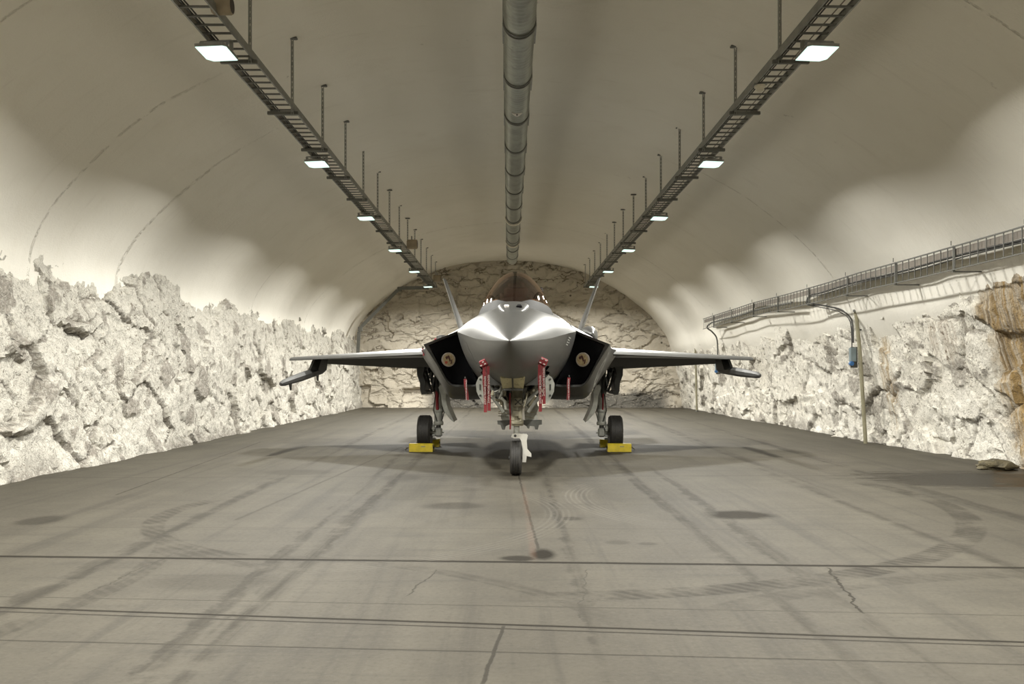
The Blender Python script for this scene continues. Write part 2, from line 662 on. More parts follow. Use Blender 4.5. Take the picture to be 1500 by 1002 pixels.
MT['cable_brown'] = plain('grey_brown_cable_sheath', (.20, .175, .145), .6)
MT['lamp_body'] = plain('grey_lamp_housing', (.30, .30, .28), .5, .3)
MT['tan'] = plain('tan_plastic', (.30, .245, .17), .6)
MT['cream'] = plain('cream_plastic', (.62, .58, .48), .5)
MT['blue_plastic'] = plain('blue_plastic', (.03, .12, .30), .4)
MT['box_grey'] = plain('grey_blue_enclosure', (.16, .20, .21), .5)
MT['pipe_olive'] = plain('olive_painted_pipe', (.26, .24, .16), .6)
MT['stone'] = plain('broken_grey_stone', (.28, .26, .22), .9, 0, .35, 8, .02)
MT['moss'] = plain('mossy_wet_stone', (.09, .075, .04), .7, 0, .4, 8, .02)
MT['yellow'] = plain('yellow_chock_paint', (.62, .48, .025), .5, 0, .12, 9, .004)
MT['tyre'] = plain('tyre_rubber', (.030, .028, .025), .62, 0, .2, 12)
MT['white_paint'] = plain('white_gear_paint', (.62, .60, .54), .45, 0, .08)
MT['gear_grey'] = plain('grey_gear_paint', (.30, .30, .265), .5, .1, .2)
MT['gear_khaki'] = plain('khaki_primer', (.25, .23, .165), .5, .1, .25)
MT['lip_grey'] = plain('worn_grey_edge', (.075, .075, .066), .5, .1, .2)
MT['gear_dark'] = plain('dark_gear_metal', (.06, .06, .055), .45, .5)
MT['chrome'] = plain('polished_piston', (.6, .6, .58), .2, 1.0, .05)
MT['red'] = plain('red_webbing', (.185, .009, .013), .65)
MT['white_print'] = plain('white_print', (.68, .64, .6), .6)
MT['pale_print'] = plain('pale_grey_print', (.46, .46, .43), .6)
MT['black_foam'] = plain('black_plug_cover', (.006, .006, .007), .75)
MT['black_foam'].node_tree.nodes['Principled BSDF'].inputs['Specular IOR Level'].default_value = .12
MT['emblem_tan'] = plain('emblem_tan', (.20, .15, .075), .6, 0, .25, 30)
MT['emblem_ring'] = plain('emblem_ring', (.19, .165, .135), .6)
MT['emblem_dark'] = plain('emblem_dark_red', (.030, .006, .004), .6)
MT['emblem_red'] = plain('emblem_red', (.19, .03, .015), .6)
MT['sensor_glass'] = plain('gold_sensor_glass', (.50, .46, .28), .28, .45, .05)
MT['seat'] = plain('cockpit_seat_cloth', (.05, .038, .032), .7)
MT['hood'] = plain('cockpit_hood', (.03, .03, .03), .6)
MT['buff'] = plain('buff_cockpit_trim', (.42, .34, .2), .6)


def jet_paint(name, col, metal=.55, rough=.38):
    M = Mat(name)
    x, y, z = M.x, M.y, M.z
    n = M.noise(1.6, 5, .6)
    f = M.noise(40, 3)
    M.color(M.mix(n.ramp(.3, .7), tuple(q * .93 for q in col), tuple(q * 1.07 for q in col)))
    M.rough(n * .10 + f * .05 + (rough - .07))
    M.b.inputs['Metallic'].default_value = metal
    return M.m


MT['jet'] = jet_paint('grey_metallic_paint', (.098, .098, .093), .42, .38)
MT['jet_dark'] = jet_paint('dark_grey_paint', (.034, .034, .031), .05, .6)
MT['jet_edge'] = jet_paint('light_grey_edge_paint', (.27, .27, .26), .5, .38)

MT['frame_paint'] = plain('matt_canopy_frame_paint', (.036, .036, .034), .65)
MT['frame_paint'].node_tree.nodes['Principled BSDF'].inputs['Specular IOR Level'].default_value = .2
g = Mat('tinted_canopy_glass')
tr = g.nt.nodes.new('ShaderNodeBsdfTransparent')
tr.inputs[0].default_value = (.60, .45, .385, 1)
gl = g.nt.nodes.new('ShaderNodeBsdfGlossy')
gl.inputs['Color'].default_value = (.95, .85, .78, 1)
gl.inputs['Roughness'].default_value = .03
fr = g.nt.nodes.new('ShaderNodeFresnel')
fr.inputs[0].default_value = 1.5
mx = g.nt.nodes.new('ShaderNodeMixShader')
g.nt.links.new(fr.outputs[0], mx.inputs[0])
g.nt.links.new(tr.outputs[0], mx.inputs[1])
g.nt.links.new(gl.outputs[0], mx.inputs[2])
g.nt.links.new(mx.outputs[0], g.out.inputs[0])
MT['glass'] = g.m

e = Mat('lit_led_lens')
em = e.nt.nodes.new('ShaderNodeEmission')
em.inputs[0].default_value = (.74, 1.0, .88, 1)
em.inputs[1].default_value = 1.3
e.nt.links.new(em.outputs[0], e.out.inputs[0])
MT['lens'] = e.m

# ---------------------------------------------------------------- the tunnel
Y0, Y1 = -16.0, 46.2
VAULT = [(-8.35, 2.3), (-7.98, 2.95), (-7.80, 3.87), (-7.18, 4.76), (-5.85, 5.90), (-4.22, 6.78), (-2.47, 7.33), (0.15, 7.53), (2.68, 7.24), (4.10, 6.74), (5.60, 5.93), (6.96, 4.90), (7.95, 3.78), (8.32, 2.95), (8.75, 2.3)]


def grid_mesh(name, P, nu, nv, mat, bare_and_shade=None):
    """P: (nu*nv,3) row-major, u outer"""
    me = bpy.data.meshes.new(name)
    i = np.arange(nu - 1)[:, None] * nv + np.arange(nv - 1)[None, :]
    quads = np.stack([i, i + nv, i + nv + 1, i + 1], -1).reshape(-1, 4)
    me.from_pydata(P.tolist(), [], quads.tolist())
    me.polygons.foreach_set('use_smooth', [True] * len(me.polygons))
    if bare_and_shade is not None:
        a = me.attributes.new('bare_and_shade', 'FLOAT', 'POINT')
        a.data.foreach_set('value', bare_and_shade.astype(np.float32))
    me.materials.append(mat)
    o = bpy.data.objects.new(name, me)
    COL.objects.link(o)
    return o


prof = np.array([tuple(p) for p in spline([(a, 0, b) for a, b in VAULT], 8)])
nu = 260
ys = np.linspace(Y0, Y1, nu)
P = np.zeros((nu, len(prof), 3))
P[:, :, 0] = prof[None, :, 0]
P[:, :, 2] = prof[None, :, 2]
P[:, :, 1] = ys[:, None]
P = P.reshape(-1, 3)
d = fbm(P * .35, 3, 5) * .05 + fbm(P * 1.4, 2, 9) * .014
cdir = P - np.array([0.2, 0, 0])
cdir[:, 1] = 0
cdir /= np.linalg.norm(cdir, axis=1)[:, None]
P += cdir * d[:, None]
vault = grid_mesh('ceiling', P, nu, len(prof), MT['vault'])
struct(vault, 'smooth cream sprayed concrete vault arching over the hangar', 'ceiling')

fm = MB()
fy_ = (Y0, 3.6, 8.6, 22.0, Y1 + .6)
fm.add([(x_, y_, 0) for y_ in fy_ for x_ in (-9.4, 10.2)], [(2 * i, 2 * i + 1, 2 * i + 3, 2 * i + 2) for i in range(4)])
fl = fm.build('floor', MT['floor'], None, 0)
for i, pl in enumerate(fl.data.polygons):
    cy_ = pl.center[1]
    pl.material_index = 0 if 3.6 < cy_ < 8.6 else (1 if 8.6 < cy_ < 22 else 2)
struct(fl, 'stained grey concrete floor with tyre marks and cross joints', 'floor')


def rock_wall(name, base, inward, y0, y1, step, zmax, mat, seed, amp, bias, label):
    """base: [(x, z)] profile going up; inward = +1 when the room lies towards +x"""
    nz = int(zmax / step) + 1
    ny = int((y1 - y0) / step) + 1
    zs = np.linspace(-.15, zmax, nz)
    bx = np.interp(zs, [q[1] for q in base], [q[0] for q in base])
    yy = np.linspace(y0, y1, ny)
    P = np.zeros((ny, nz, 3))
    P[:, :, 0] = bx[None]
    P[:, :, 1] = yy[:, None]
    P[:, :, 2] = zs[None]
    P = P.reshape(-1, 3)
    W = P + np.stack([vnoise(P * 1.7, seed + 50), vnoise(P * 1.7, seed + 51), vnoise(P * 1.7, seed + 52)], 1) * .22
    h1, r1, e1 = facets(W * np.array([.8, .6, .95]), seed, .55)
    h2, r2, e2 = facets(W * np.array([2.0, 1.7, 2.6]), seed + 20, .6)
    h3, r3, e3 = facets(W * np.array([6.0, 5.0, 7.0]), seed + 40, .7)
    h = h1 * .60 + h2 * .22 + h3 * .085 + fbm(P * 6, 4, seed + 70) * .03 + fbm(P * .3, 2, seed + 90) * .35
    h = np.clip(h, -1.0, 1.0)
    low = np.clip(1 - P[:, 2] / .5, 0, 1)
    h = h + low * (.25 + .3 * vnoise(P * 1.3, seed + 99))        # rubble toe along the floor
    P[:, 0] += inward * (h * amp + bias)
    P[:, 2] += (h3 * .06) * np.clip(P[:, 2] / .3, 0, 1)
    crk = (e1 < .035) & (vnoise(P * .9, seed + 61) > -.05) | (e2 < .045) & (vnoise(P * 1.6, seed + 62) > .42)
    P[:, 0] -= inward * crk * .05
    bare_and_shade = ((r2 > .93) | ((r3 > .94) & (r1 > .35))).astype(float)
    bare_and_shade = np.maximum(bare_and_shade, crk * .9)  # shade lines painted dark along the crack grooves, beside the bare patches
    bare_and_shade = np.maximum(bare_and_shade, np.clip(1 - P[:, 2] / .35, 0, 1) * (vnoise(P * .7, seed + 33) > .15))
    o = grid_mesh(name, P, ny, nz, mat, bare_and_shade)
    me = o.data
    me.set_sharp_from_angle(angle=R(48))
    return struct(o, label, 'wall')


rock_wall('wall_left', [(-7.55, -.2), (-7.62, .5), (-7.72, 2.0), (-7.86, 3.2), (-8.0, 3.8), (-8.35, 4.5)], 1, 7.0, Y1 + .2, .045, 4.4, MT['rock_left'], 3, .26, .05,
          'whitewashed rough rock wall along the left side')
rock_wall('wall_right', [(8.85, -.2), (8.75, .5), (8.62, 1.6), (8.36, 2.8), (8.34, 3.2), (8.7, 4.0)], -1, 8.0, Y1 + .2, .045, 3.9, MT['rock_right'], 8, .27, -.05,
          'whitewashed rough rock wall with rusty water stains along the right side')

# back wall
nx, nz = 270, 125
xs = np.linspace(-9.2, 9.6, nx)
zs = np.linspace(-.2, 8.0, nz)
P = np.zeros((nx, nz, 3))
P[:, :, 0] = xs[:, None]
P[:, :, 1] = Y1 - .1
P[:, :, 2] = zs[None]
P = P.reshape(-1, 3)
W = P + np.stack([vnoise(P * 1.3, 150), vnoise(P * 1.3, 151), vnoise(P * 1.3, 152)], 1) * .3
h1, r1, e1 = facets(W * np.array([.7, .7, .9]), 160, .7)
h2, r2, e2 = facets(W * np.array([1.6, 1.8, 2.6]), 180, .9)
h = h1 * .26 + h2 * .11 + fbm(P * 2.2, 4, 190) * .06
h += np.clip(1 - P[:, 2] / .6, 0, 1) * (.5 + .5 * vnoise(P * 1.1, 33))
P[:, 1] -= h * .75
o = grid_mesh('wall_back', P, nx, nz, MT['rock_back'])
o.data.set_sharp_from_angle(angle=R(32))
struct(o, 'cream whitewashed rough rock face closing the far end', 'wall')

fw = MB()  # unseen cap added to bounce light back down the tunnel
fw.box((.3, Y0 - .15, 3.8), (19.5, .3, 8.2))
struct(fw.build('bounce_wall', MT['vault'], None, 0), 'unseen end wall added behind the camera to bounce light', 'wall')
for sx in (-1, 1):
    w = MB()
    w.box((sx * 8.2 + .3, (Y0 + 8) / 2, 1.6), (.3, 8 - Y0 + 1, 3.6))
    struct(w.build('wall_left_rear' if sx < 0 else 'wall_right_rear', MT['rock_left'], None, 0), 'rear side wall behind the camera on the ' + ('left' if sx < 0 else 'right'), 'wall')

# ---------------------------------------------------------------- ventilation duct along the crown
DX, DZ, DR = .16, 6.78, .225
duct = empty('ventilation_duct', (DX, 4, DZ))
tag(duct, 'round spiral steel ventilation duct hanging along the crown of the vault', 'duct')
SEG = 2.28
y = 4.0
k = 0
while y < 39.9:
    L = SEG if y + SEG < 40 else 40 - y
    prof_d = []
    t = 0.0
    while t < L:
        prof_d += [(DR, t), (DR + .010, t + .03), (DR + .010, t + .05), (DR, t + .08)]
        t += .125
    prof_d.append((DR, L))
    m = MB()
    m.lathe(prof_d, (0, y - 4, 0), 'y', 36)
    m.build('duct_section', MT['duct'], duct, 50)
    m = MB()
    m.lathe([(DR + .002, 0), (DR + .020, 0), (DR + .020, .03), (DR + .002, .03)], (0, y - 4 - .015, 0), 'y', 36, True)
    m.build('joint_ring', MT['galv_dark'], duct)
    m = MB()
    for sx in (-1, 1):
        m.box((sx * (DR + .018), y - 4 + .12, .34), (.012, .05, .78))
        m.box((sx * (DR + .012), y - 4 + .45, -.02), (.03, .7, .05))
    m.lathe([(DR + .012, 0), (DR + .02, 0), (DR + .02, .05), (DR + .012, .05)], (0, y - 4 + .095, 0), 'y', 36, True)
    m.build('hanger_strap', MT['galv'], duct)
    y += SEG
    k += 1
for yy in (29.4, 34.4):  # pale crescent half rings under the duct
    m = MB()
    rings = []
    for i in range(17):
        t = math.pi * (1 + i / 16)
        rr = DR + .02
        rings.append([(math.cos(t) * (rr + a), yy - 4 + b, math.sin(t) * (rr + a)) for a, b in ((0, -.12), (.03, -.12), (.03, .12), (0, .12))])
    m.loft(rings, True, (True, True))
    c = m.build('pale_crescent', MT['cream'], duct)
    c['label'] = 'pale cream half ring under the duct'
m = MB()
rings = []
for i in range(9):
    t = R(-90 - 24 + 48 * i / 8)
    hw = .11 * math.sin(math.pi * (.04 + .92 * i / 8))
    rings.append([(math.cos(t) * (DR + q), 17.0 - 4 + w_, math.sin(t) * (DR + q)) for q, w_ in ((.0, -.02), (.017, -.02), (.017, hw * 1.3), (.0, hw * 1.3))])
m.loft(rings, True, (True, True))
st = m.build('sticker', MT['white_print'], duct)
st['label'] = 'white half-round sticker with a dark mark'
m = MB()
m.box((0, 13.03, -DR - .019), (.03, .09, .006))
m.build('sticker_mark', MT['gear_dark'], st)

# ---------------------------------------------------------------- the two hanging cable ladders, hangers, lamps
def vault_z(x):
    return float(np.interp(x, prof[:, 0], prof[:, 2]))


ORD = ['nearest', 'second', 'third', 'fourth', 'fifth', 'sixth', 'seventh', 'eighth', 'ninth', 'tenth', 'eleventh', 'twelfth', 'thirteenth', 'fourteenth', 'fifteenth', 'sixteenth', 'seventeenth']


def ceiling_ladder(xc, side):
    z0 = 5.9
    t = empty('cable_ladder', (xc, 7, z0))
    tag(t, 'long galvanised cable ladder hung below the vault, %s of the ventilation duct' % side, 'cable ladder', 'hanging cable ladders')
    ya, yb = 7.0, 43.6
    for sx in (-1, 1):
        m = MB()
        m.box((sx * .2, (yb - ya) / 2, .05), (.006, yb - ya, .10))
        m.box((sx * .192, (yb - ya) / 2, .0), (.022, yb - ya, .006))
        m.box((sx * .192, (yb - ya) / 2, .10), (.022, yb - ya, .006))
        m.build('side_rail', MT['galv'], t, 0)
    m = MB()
    m.box((0, 0, .012), (.39, .032, .02))
    rung = None
    yy = 9.7
    n = 0
    rest = MB()
    while yy < yb - .1:
        if n < 100:
            if rung is None:
                rung = m.build('rung', MT['galv_dark'], t, 0)
                rung.location = (0, yy - ya, 0)
            else:
                c = rung.copy()
                COL.objects.link(c)
                c.parent = t
                c.location = (0, yy - ya, 0)
        else:
            rest.box((0, yy - ya, .012), (.39, .032, .02))
        yy += .272
        n += 1
    r_ = rest.build('far_rungs', MT['galv_dark'], t, 0)
    r_['kind'] = 'stuff'
    # cables lying in the ladder
    rnd = random.Random(4 if side == 'left' else 9)
    for j, (dx, rr, mt) in enumerate(((-.125, .014, 'cable'), (-.085, .011, 'cable'), (-.16, .009, 'cable_brown')) if side == 'left' else ((-.14, .016, 'cable'), (-.105, .010, 'cable'), (.05, .008, 'cable_brown'))):
        pts = [(xc + dx + rnd.uniform(-.006, .006), ya + .1 + i * 1.5, z0 + .023 + rr) for i in range(25)]
        c = MB().tube(spline(pts, 2), rr, 6).build('cable', MT[mt])
        tag(c, ['thick black cable lying in the cable ladder', 'thin black cable lying in the cable ladder', 'thin grey-brown cable lying in the cable ladder'][j] + ' %s of the duct' % side, 'cable', 'cables in the hanging ladders')
    # hangers
    proto = empty('ladder_hanger', (xc, 0, z0))
    hx = .16 if side == 'left' else -.16
    zt = vault_z(xc + hx) - z0 - .01
    for sx in (-1, 1):
        MB().box((hx + sx * .017, 0, zt / 2 - .03), (.007, .038, zt + .06)).build('channel_flange', MT['galv'], proto, 0)
    m = MB()
    xs_, zs_ = (-.014, -.007, .007, .014), list(np.arange(-.03, zt, .0425))
    vs = [(hx + a, -.015 + .03 * l_, z_) for l_ in (0, 1) for z_ in zs_ for a in xs_]
    nv_ = len(zs_) * 4
    fs = []
    for l_ in (0, 1):
        for i in range(len(zs_) - 1):
            for j in range(3):
                if j == 1 and i % 2:
                    continue
                b_ = l_ * nv_ + i * 4 + j
                fs.append((b_, b_ + 1, b_ + 5, b_ + 4))
    for i in range(len(zs_) - 1):
        for j in (0, 3):
            fs.append((i * 4 + j, i * 4 + 4 + j, nv_ + i * 4 + 4 + j, nv_ + i * 4 + j))
    m.add(vs, fs)
    m.build('channel_web', MT['galv'], proto, 0)
    MB().box((hx, 0, zt + .01), (.16, .09, .03), None, .006).build('head_plate', MT['galv_dark'], proto)
    MB().box((0, .03, -.035), (.5, .045, .055), None, .006).build('support_bracket', MT['galv_dark'], proto)
    ys_ = [12.2 + 2.38 * i for i in range(14)]
    for i, yy in enumerate(ys_):
        o = proto if i == 0 else copy_tree(proto)
        o.location = (xc, yy, z0)
        tag(o, 'perforated steel hanger carrying the ladder %s of the duct, %s to the camera' % (side, ORD[i] if i == 0 else ORD[i] + ' nearest'), 'hanger', 'ladder hangers')
    # floodlights
    sgn = -1 if side == 'left' else 1
    lamp = empty('floodlight', (0, 0, 0))
    hexa = [(-.19, -.26), (.15, -.26), (.19, -.22), (.19, .26), (-.12, .26), (-.19, .17)]
    hexa = [(a * -sgn, b) for a, b in hexa]
    h = MB().prism([(a * 1.02, b * 1.02) for a, b in hexa], 0.0, .04, 'xy').build('lamp_housing', MT['lamp_body'], lamp, 30)
    m = MB()
    for i in range(9):
        m.box((0, -.18 + i * .045, .055), (.28, .012, .03))
    m.build('cooling_fins', MT['lamp_body'], lamp, 0)
    m = MB().prism(hexa, -.006, .0, 'xy')
    m.build('lens', MT['lens'], lamp, 0)
    m = MB()
    m.bar((-.19, 0, .03), (-.19, .0, .155), .02, .05)
    m.bar((.19, 0, .03), (.19, .0, .155), .02, .05)
    m.box((0, 0, .155), (.40, .05, .012))
    m.bar((-.15, .02, .155), (-.05, .22, .155), .03, .012)
    m.bar((.15, .02, .155), (.05, .22, .155), .03, .012)
    m.build('mounting_yoke', MT['galv'], lamp, 0)
    pos = [11.55 + 6.05 * i for i in range(6)] + [5.5, -.55, -6.6, -12.6]
    lx = xc - .08 if side == 'left' else xc + .12
    for i, yy in enumerate(pos):
        o = lamp if i == 0 else copy_tree(lamp)
        o.location = (lx, yy, z0 - .165)
        o.rotation_euler = (0, R(LAMP_TILT) * sgn * -1, 0)
        if i < 6:
            lab = 'glaring LED floodlight under the ladder %s of the duct, %s to the camera' % (side, ORD[i] if i == 0 else ORD[i] + ' nearest')
        else:
            lab = 'floodlight behind the camera in the %s row, number %s back' % (side, ('one', 'two', 'three', 'four')[i - 6])
        tag(o, lab, 'floodlight', 'hangar floodlights')
        if i:
            continue
        ld = bpy.data.lights.new('floodlight_beam', 'AREA')
        ld.shape = 'RECTANGLE'
        ld.size, ld.size_y = .36, .46
        ld.energy = LAMP_WATTS
        ld.color = LAMP_COLOR
        ld.spread = R(LAMP_SPREAD)
        lo = bpy.data.objects.new('floodlight_beam', ld)
        COL.objects.link(lo)
        lo.parent = o
        lo.location = (0, 0, -.015)


ceiling_ladder(-3.66, 'left')
ceiling_ladder(3.83, 'right')

# small devices on the ladders
def speaker(loc, r, label):
    t = empty('loudspeaker', loc)
    tag(t, label, 'loudspeaker', 'loudspeakers by the left cable ladder')
    MB().lathe([(r * .8, 0), (r, .03), (r, r * 2.0), (r * .9, r * 2.2)], (0, 0, 0), 'x', 24).build('speaker_body', MT['tan'], t)
    MB().lathe([(r * .82, -.004), (r * .82, .002)], (r * 2.2, 0, 0), 'x', 24).build('grille', MT['seat'], t)
    MB().box((r, 0, r + .05), (.04, .04, .14)).build('mount', MT['galv'], t, 0)


speaker((-3.54, 10.75, 6.02), .11, 'tan cylindrical loudspeaker at the top left beside the nearest ladder rungs')
speaker((-3.44, 30.5, 6.06), .16, 'dark tan loudspeaker beside the left ladder, about halfway down the hangar')
speaker((-3.44, 41.2, 6.06), .16, 'small dark tan loudspeaker at the far end of the left ladder')
t = empty('smoke_detector', (3.71, 13.3, 5.89))
tag(t, 'small cream smoke detector under the right cable ladder', 'smoke detector')
MB().lathe([(.08, 0), (.085, -.03), (.06, -.035), (.055, -.07), (.04, -.085)], (0, 0, 0), 'z', 24).build('detector_body', MT['cream'], t)
MB().box((0, 0, .015), (.2, .14, .012)).build('mounting_plate', MT['galv'], t, 0)

# conduit that leaves the left ladder and follows the vault down at the far end
t = empty('cable_conduit', (-5, 43.4, 0))
tag(t, 'grey cable conduit bending from the left ladder down the far vault', 'conduit')
pts = [(-3.86, 43.4, 5.86), (-5.15, 43.4, 5.84), (-5.35, 43.4, 5.74), (-7.10, 43.5, 4.0), (-7.22, 43.5, 3.75), (-7.30, 43.5, 2.2)]
pts = [(a + 5, b - 43.4, c) for a, b, c in pts]
m = MB()
for a, b in zip(pts[:-1], pts[1:]):
    m.bar(a, b, .16, .05, (0, 1, 0))
m.build('conduit_channel', MT['galv_dark'], t, 0)
m = MB()
for a, b in ((1, 2), (3, 4)):
    q = (Vector(pts[a]) + Vector(pts[b])) / 2
    m.box(q, (.22, .07, .22), None, .02)
m.build('elbow_cover', MT['galv_dark'], t)

# ---------------------------------------------------------------- the wall ladder on the right
WX = 7.65
wob_y = [9, 14, 17.0, 19.6, 21.8, 24.7, 28.5, 30.0, 35.3]
wob_z = [0, 0, 0, .015, 0, .0, .07, .04, .0]
wob_x = [7.7, 7.7, 7.68, 7.65, 7.66, 7.62, 7.70, 7.66, 7.62]


def wl(yy, z):
    return Vector((float(np.interp(yy, wob_y, wob_x)), yy, z + float(np.interp(yy, wob_y, wob_z))))


t = empty('wall_cable_ladder', (WX, 9, 3.4))
tag(t, 'galvanised cable ladder running along the right wall above the rock', 'cable ladder')
OFF = Vector((WX, 9, 3.4))
ysamp = list(np.arange(9.2, 35.35, .4)) + [35.3]
for z, w, h, nm in ((3.84, .03, .02, 'top_rail'), (3.44, .03, .018, 'bottom_rail')):
    m = MB()
    for a, b in zip(ysamp[:-1], ysamp[1:]):
        m.bar(wl(a, z) - OFF, wl(b, z) - OFF, w, h)
    m.build(nm, MT['galv_dark'], t, 0)
rng = None
yy = 12.0
m = MB()
m.box((0, 0, 0), (.012, .018, .40))
n = 0
while yy < 35.3 and n < 100:
    q = wl(yy, 3.64) - OFF
    if rng is None:
        rng = m.build('rung', MT['galv_dark'], t, 0)
        o = rng
    else:
        o = rng.copy()
        COL.objects.link(o)
        o.parent = t
    o.location = q
    yy += .252
    n += 1
for yy in (13.4, 15.6, 17.9, 20.4, 23.0, 25.6, 28.4, 31.0, 33.6):
    m = MB()
    a = wl(yy, 3.42) - OFF
    m.box(a + Vector((.30, 0, -.012)), (.62, .05, .022))
    m.box(a + Vector((.02, 0, .22)), (.03, .04, .44))
    m.tube([a + Vector((-.03, 0, .44)), a + Vector((-.03, 0, .52))], .008, 6)
    m.build('wall_bracket', MT['galv_dark'], t, 0)
m = MB()
for a, b in zip(ysamp[:-1], ysamp[1:]):
    m.bar(wl(a, 3.745) - OFF + Vector((.05, 0, 0)), wl(b, 3.745) - OFF + Vector((.05, 0, 0)), .01, .12)
bk = m.build('back_channel', MT['cable_brown'], t, 0)
bk['label'] = 'flat grey-brown channel behind the upper rungs'
for j, (z, rr, mt, nm) in enumerate(((3.665, .022, 'cable', 'thick black cable on the right wall ladder'), (3.62, .013, 'cable', 'thin black cable below the thick one on the right wall ladder'))):
    pts = [wl(yy, z + .012 * math.sin(yy * 1.3 + j)) + Vector((.055, 0, 0)) for yy in np.arange(9.2, 23.6 + j * .2, .6)]
    end = [(7.70, 23.2, 3.50), (7.95, 22.6, 3.36), (8.16, 22.1, 3.22), (8.26, 21.7, 2.95), (8.26, 21.6, 2.4 - .1 * j)]
    pts = pts[:-1] + [Vector(q) + Vector((-.03 * j, 0, -.05 * j)) for q in end]
    tag(MB().tube(spline(pts, 4), rr, 8).build('cable', MT[mt]), nm, 'cable', 'cables on the right wall ladder')
pts = [wl(yy, 3.60 + .01 * math.sin(yy)) + Vector((.055, 0, 0)) for yy in np.arange(24.4, 34.4, .7)] + [Vector((7.66, 34.8, 3.48)), Vector((7.9, 34.9, 3.3)), Vector((8.1, 35.0, 3.0)), Vector((8.12, 35.0, 2.2))]
tag(MB().tube(spline(pts, 4), .03, 8).build('cable', MT['galv_dark']), 'grey cable leaving the far end of the right wall ladder', 'cable', 'cables on the right wall ladder')

# pipe and sockets by the right wall
t = empty('support_pipe', (8.36, 21.4, 0))
tag(t, 'tall olive pipe leaning against the right wall below the bending cables', 'pipe')
MB().tube([(.12, .0, .0), (-.02, 0, 2.2), (-.12, 0, 3.18)], .045, 14).build('pipe_shaft', MT['pipe_olive'], t)
MB().lathe([(.06, 0), (.06, .05), (.05, .05)], (-.12, 0, 3.13), 'z', 14).build('pipe_cap', MT['galv_dark'], t)
m = MB()
for z in (.9, 1.9, 2.7):
    m.box((.15 - .07 * z, .02, z), (.13, .04, .04))
m.build('pipe_clamp', MT['galv_dark'], t, 0)
t = empty('support_pipe', (8.42, 40.6, 0))
tag(t, 'thin olive pipe standing at the right wall near the far corner', 'pipe')
MB().tube([(.06, 0, 0), (-.02, 0, 3.55)], .045, 12).build('pipe_shaft', MT['pipe_olive'], t)
MB().lathe([(.07, 0), (.07, .06)], (.06, 0, .0), 'z', 12).build('pipe_foot', MT['galv_dark'], t)


def socket_box(loc, label, sc=1.0):
    t = empty('socket_box', loc)
    tag(t, label, 'socket box', 'electrical sockets on the right wall')
    MB().box((0, 0, .06), (.15 * sc, .12 * sc, .34 * sc), None, .015).build('enclosure', MT['box_grey'], t)
    m = MB()
    m.lathe([(.05 * sc, 0), (.058 * sc, .02), (.052 * sc, .09 * sc), (.03 * sc, .1 * sc)], (-.04 * sc, -.07, -.15 * sc), 'y', 16)
    m.tube([(-.04 * sc, .0, -.15 * sc), (.0, .0, -.05 * sc)], .035 * sc, 10)
    m.build('socket', MT['blue_plastic'], t)
    MB().box((0.06, .08 * sc, .0), (.16 * sc, .03, .5 * sc)).build('back_plate', MT['galv_dark'], t, 0)


socket_box((8.21, 21.5, 2.05), 'grey-blue socket box with blue sockets beside the leaning pipe')
socket_box((8.10, 35.0, 1.95), 'small grey-blue socket box on the right wall beyond the wing tip', 1.1)

# rubble and kerb block at the foot of the right wall
t = MB()
rs = random.Random(5)


def rock_lump(loc, size, seed, mat, name='rock'):
    import bmesh
    bm = bmesh.new()
    bmesh.ops.create_icosphere(bm, subdivisions=3, radius=1)
    Pn = np.array([v.co[:] for v in bm.verts])
    hh, _, _ = facets(Pn * 1.1 + seed * 7.3, seed, .8)
    for v, q in zip(bm.verts, hh):
        v.co *= (1 + q * .35)
        v.co.x *= size[0]
        v.co.y *= size[1]
        v.co.z *= size[2]
        v.co.z = max(v.co.z, -size[2] * .45)
    zmin = min(v.co.z for v in bm.verts)
    for v in bm.verts:
        v.co.z -= zmin
    me = bpy.data.meshes.new(name)
    bm.to_mesh(me)
    bm.free()
    me.materials.append(mat)
    o = bpy.data.objects.new(name, me)
    o.location = loc
    COL.objects.link(o)
    return o


tag(rock_lump((8.35, 15.5, 0), (.30, .28, .13), 4, MT['moss']), 'dark mossy wet stone block at the foot of the rusty stain', 'rock')

# ---------------------------------------------------------------- the fighter jet
JX, JY = .01, 10.2
YAW = -math.atan(.0247)
jet = empty('fighter_jet', (JX, JY, 0), YAW)
tag(jet, 'grey stealth fighter jet parked nose-on in the middle of the hangar', 'fighter jet')
JM = Matrix.Translation((JX, JY, 0)) @ Matrix.Rotation(YAW, 4, 'Z')
JI = JM.inverted()


def jl(px, py, s):
    """jet-local point seen at pixel (px,py), s metres behind the nose tip"""
    q = at(px, py, JY + s)
    return JI @ q


# fuselage by stations: s, half width at chine, chine z, top z, bottom z, upper exponent, lower exponent
ST = np.array([
    (0.00, 0.004, 2.000, 2.004, 1.996, 62, 72),
    (0.12, 0.060, 2.004, 2.045, 1.935, 62, 72),
    (0.50, 0.200, 2.022, 2.165, 1.780, 62, 72),
    (1.00, 0.345, 2.050, 2.300, 1.665, 62, 68),
    (1.50, 0.460, 2.085, 2.415, 1.585, 62, 60),
    (2.00, 0.560, 2.125, 2.515, 1.535, 62, 55),
    (2.50, 0.655, 2.170, 2.600, 1.475, 62, 52),
    (3.20, 0.780, 2.230, 2.660, 1.40, 62, 52),
    (4.00, 0.900, 2.290, 2.700, 1.320, 62, 56),
    (5.00, 1.000, 2.350, 2.740, 1.270, 62, 74),
    (6.00, 1.060, 2.390, 2.820, 1.220, 60, 80),
    (7.00, 1.160, 2.360, 2.960, 1.180, 60, 84),
    (8.50, 1.350, 2.280, 2.980, 1.160, 60, 84),
    (10.50, 1.450, 2.200, 2.880, 1.180, 60, 84),
    (12.50, 1.350, 2.120, 2.720, 1.300, 60, 84),
    (14.00, 0.900, 2.080, 2.600, 1.500, 60, 84)])
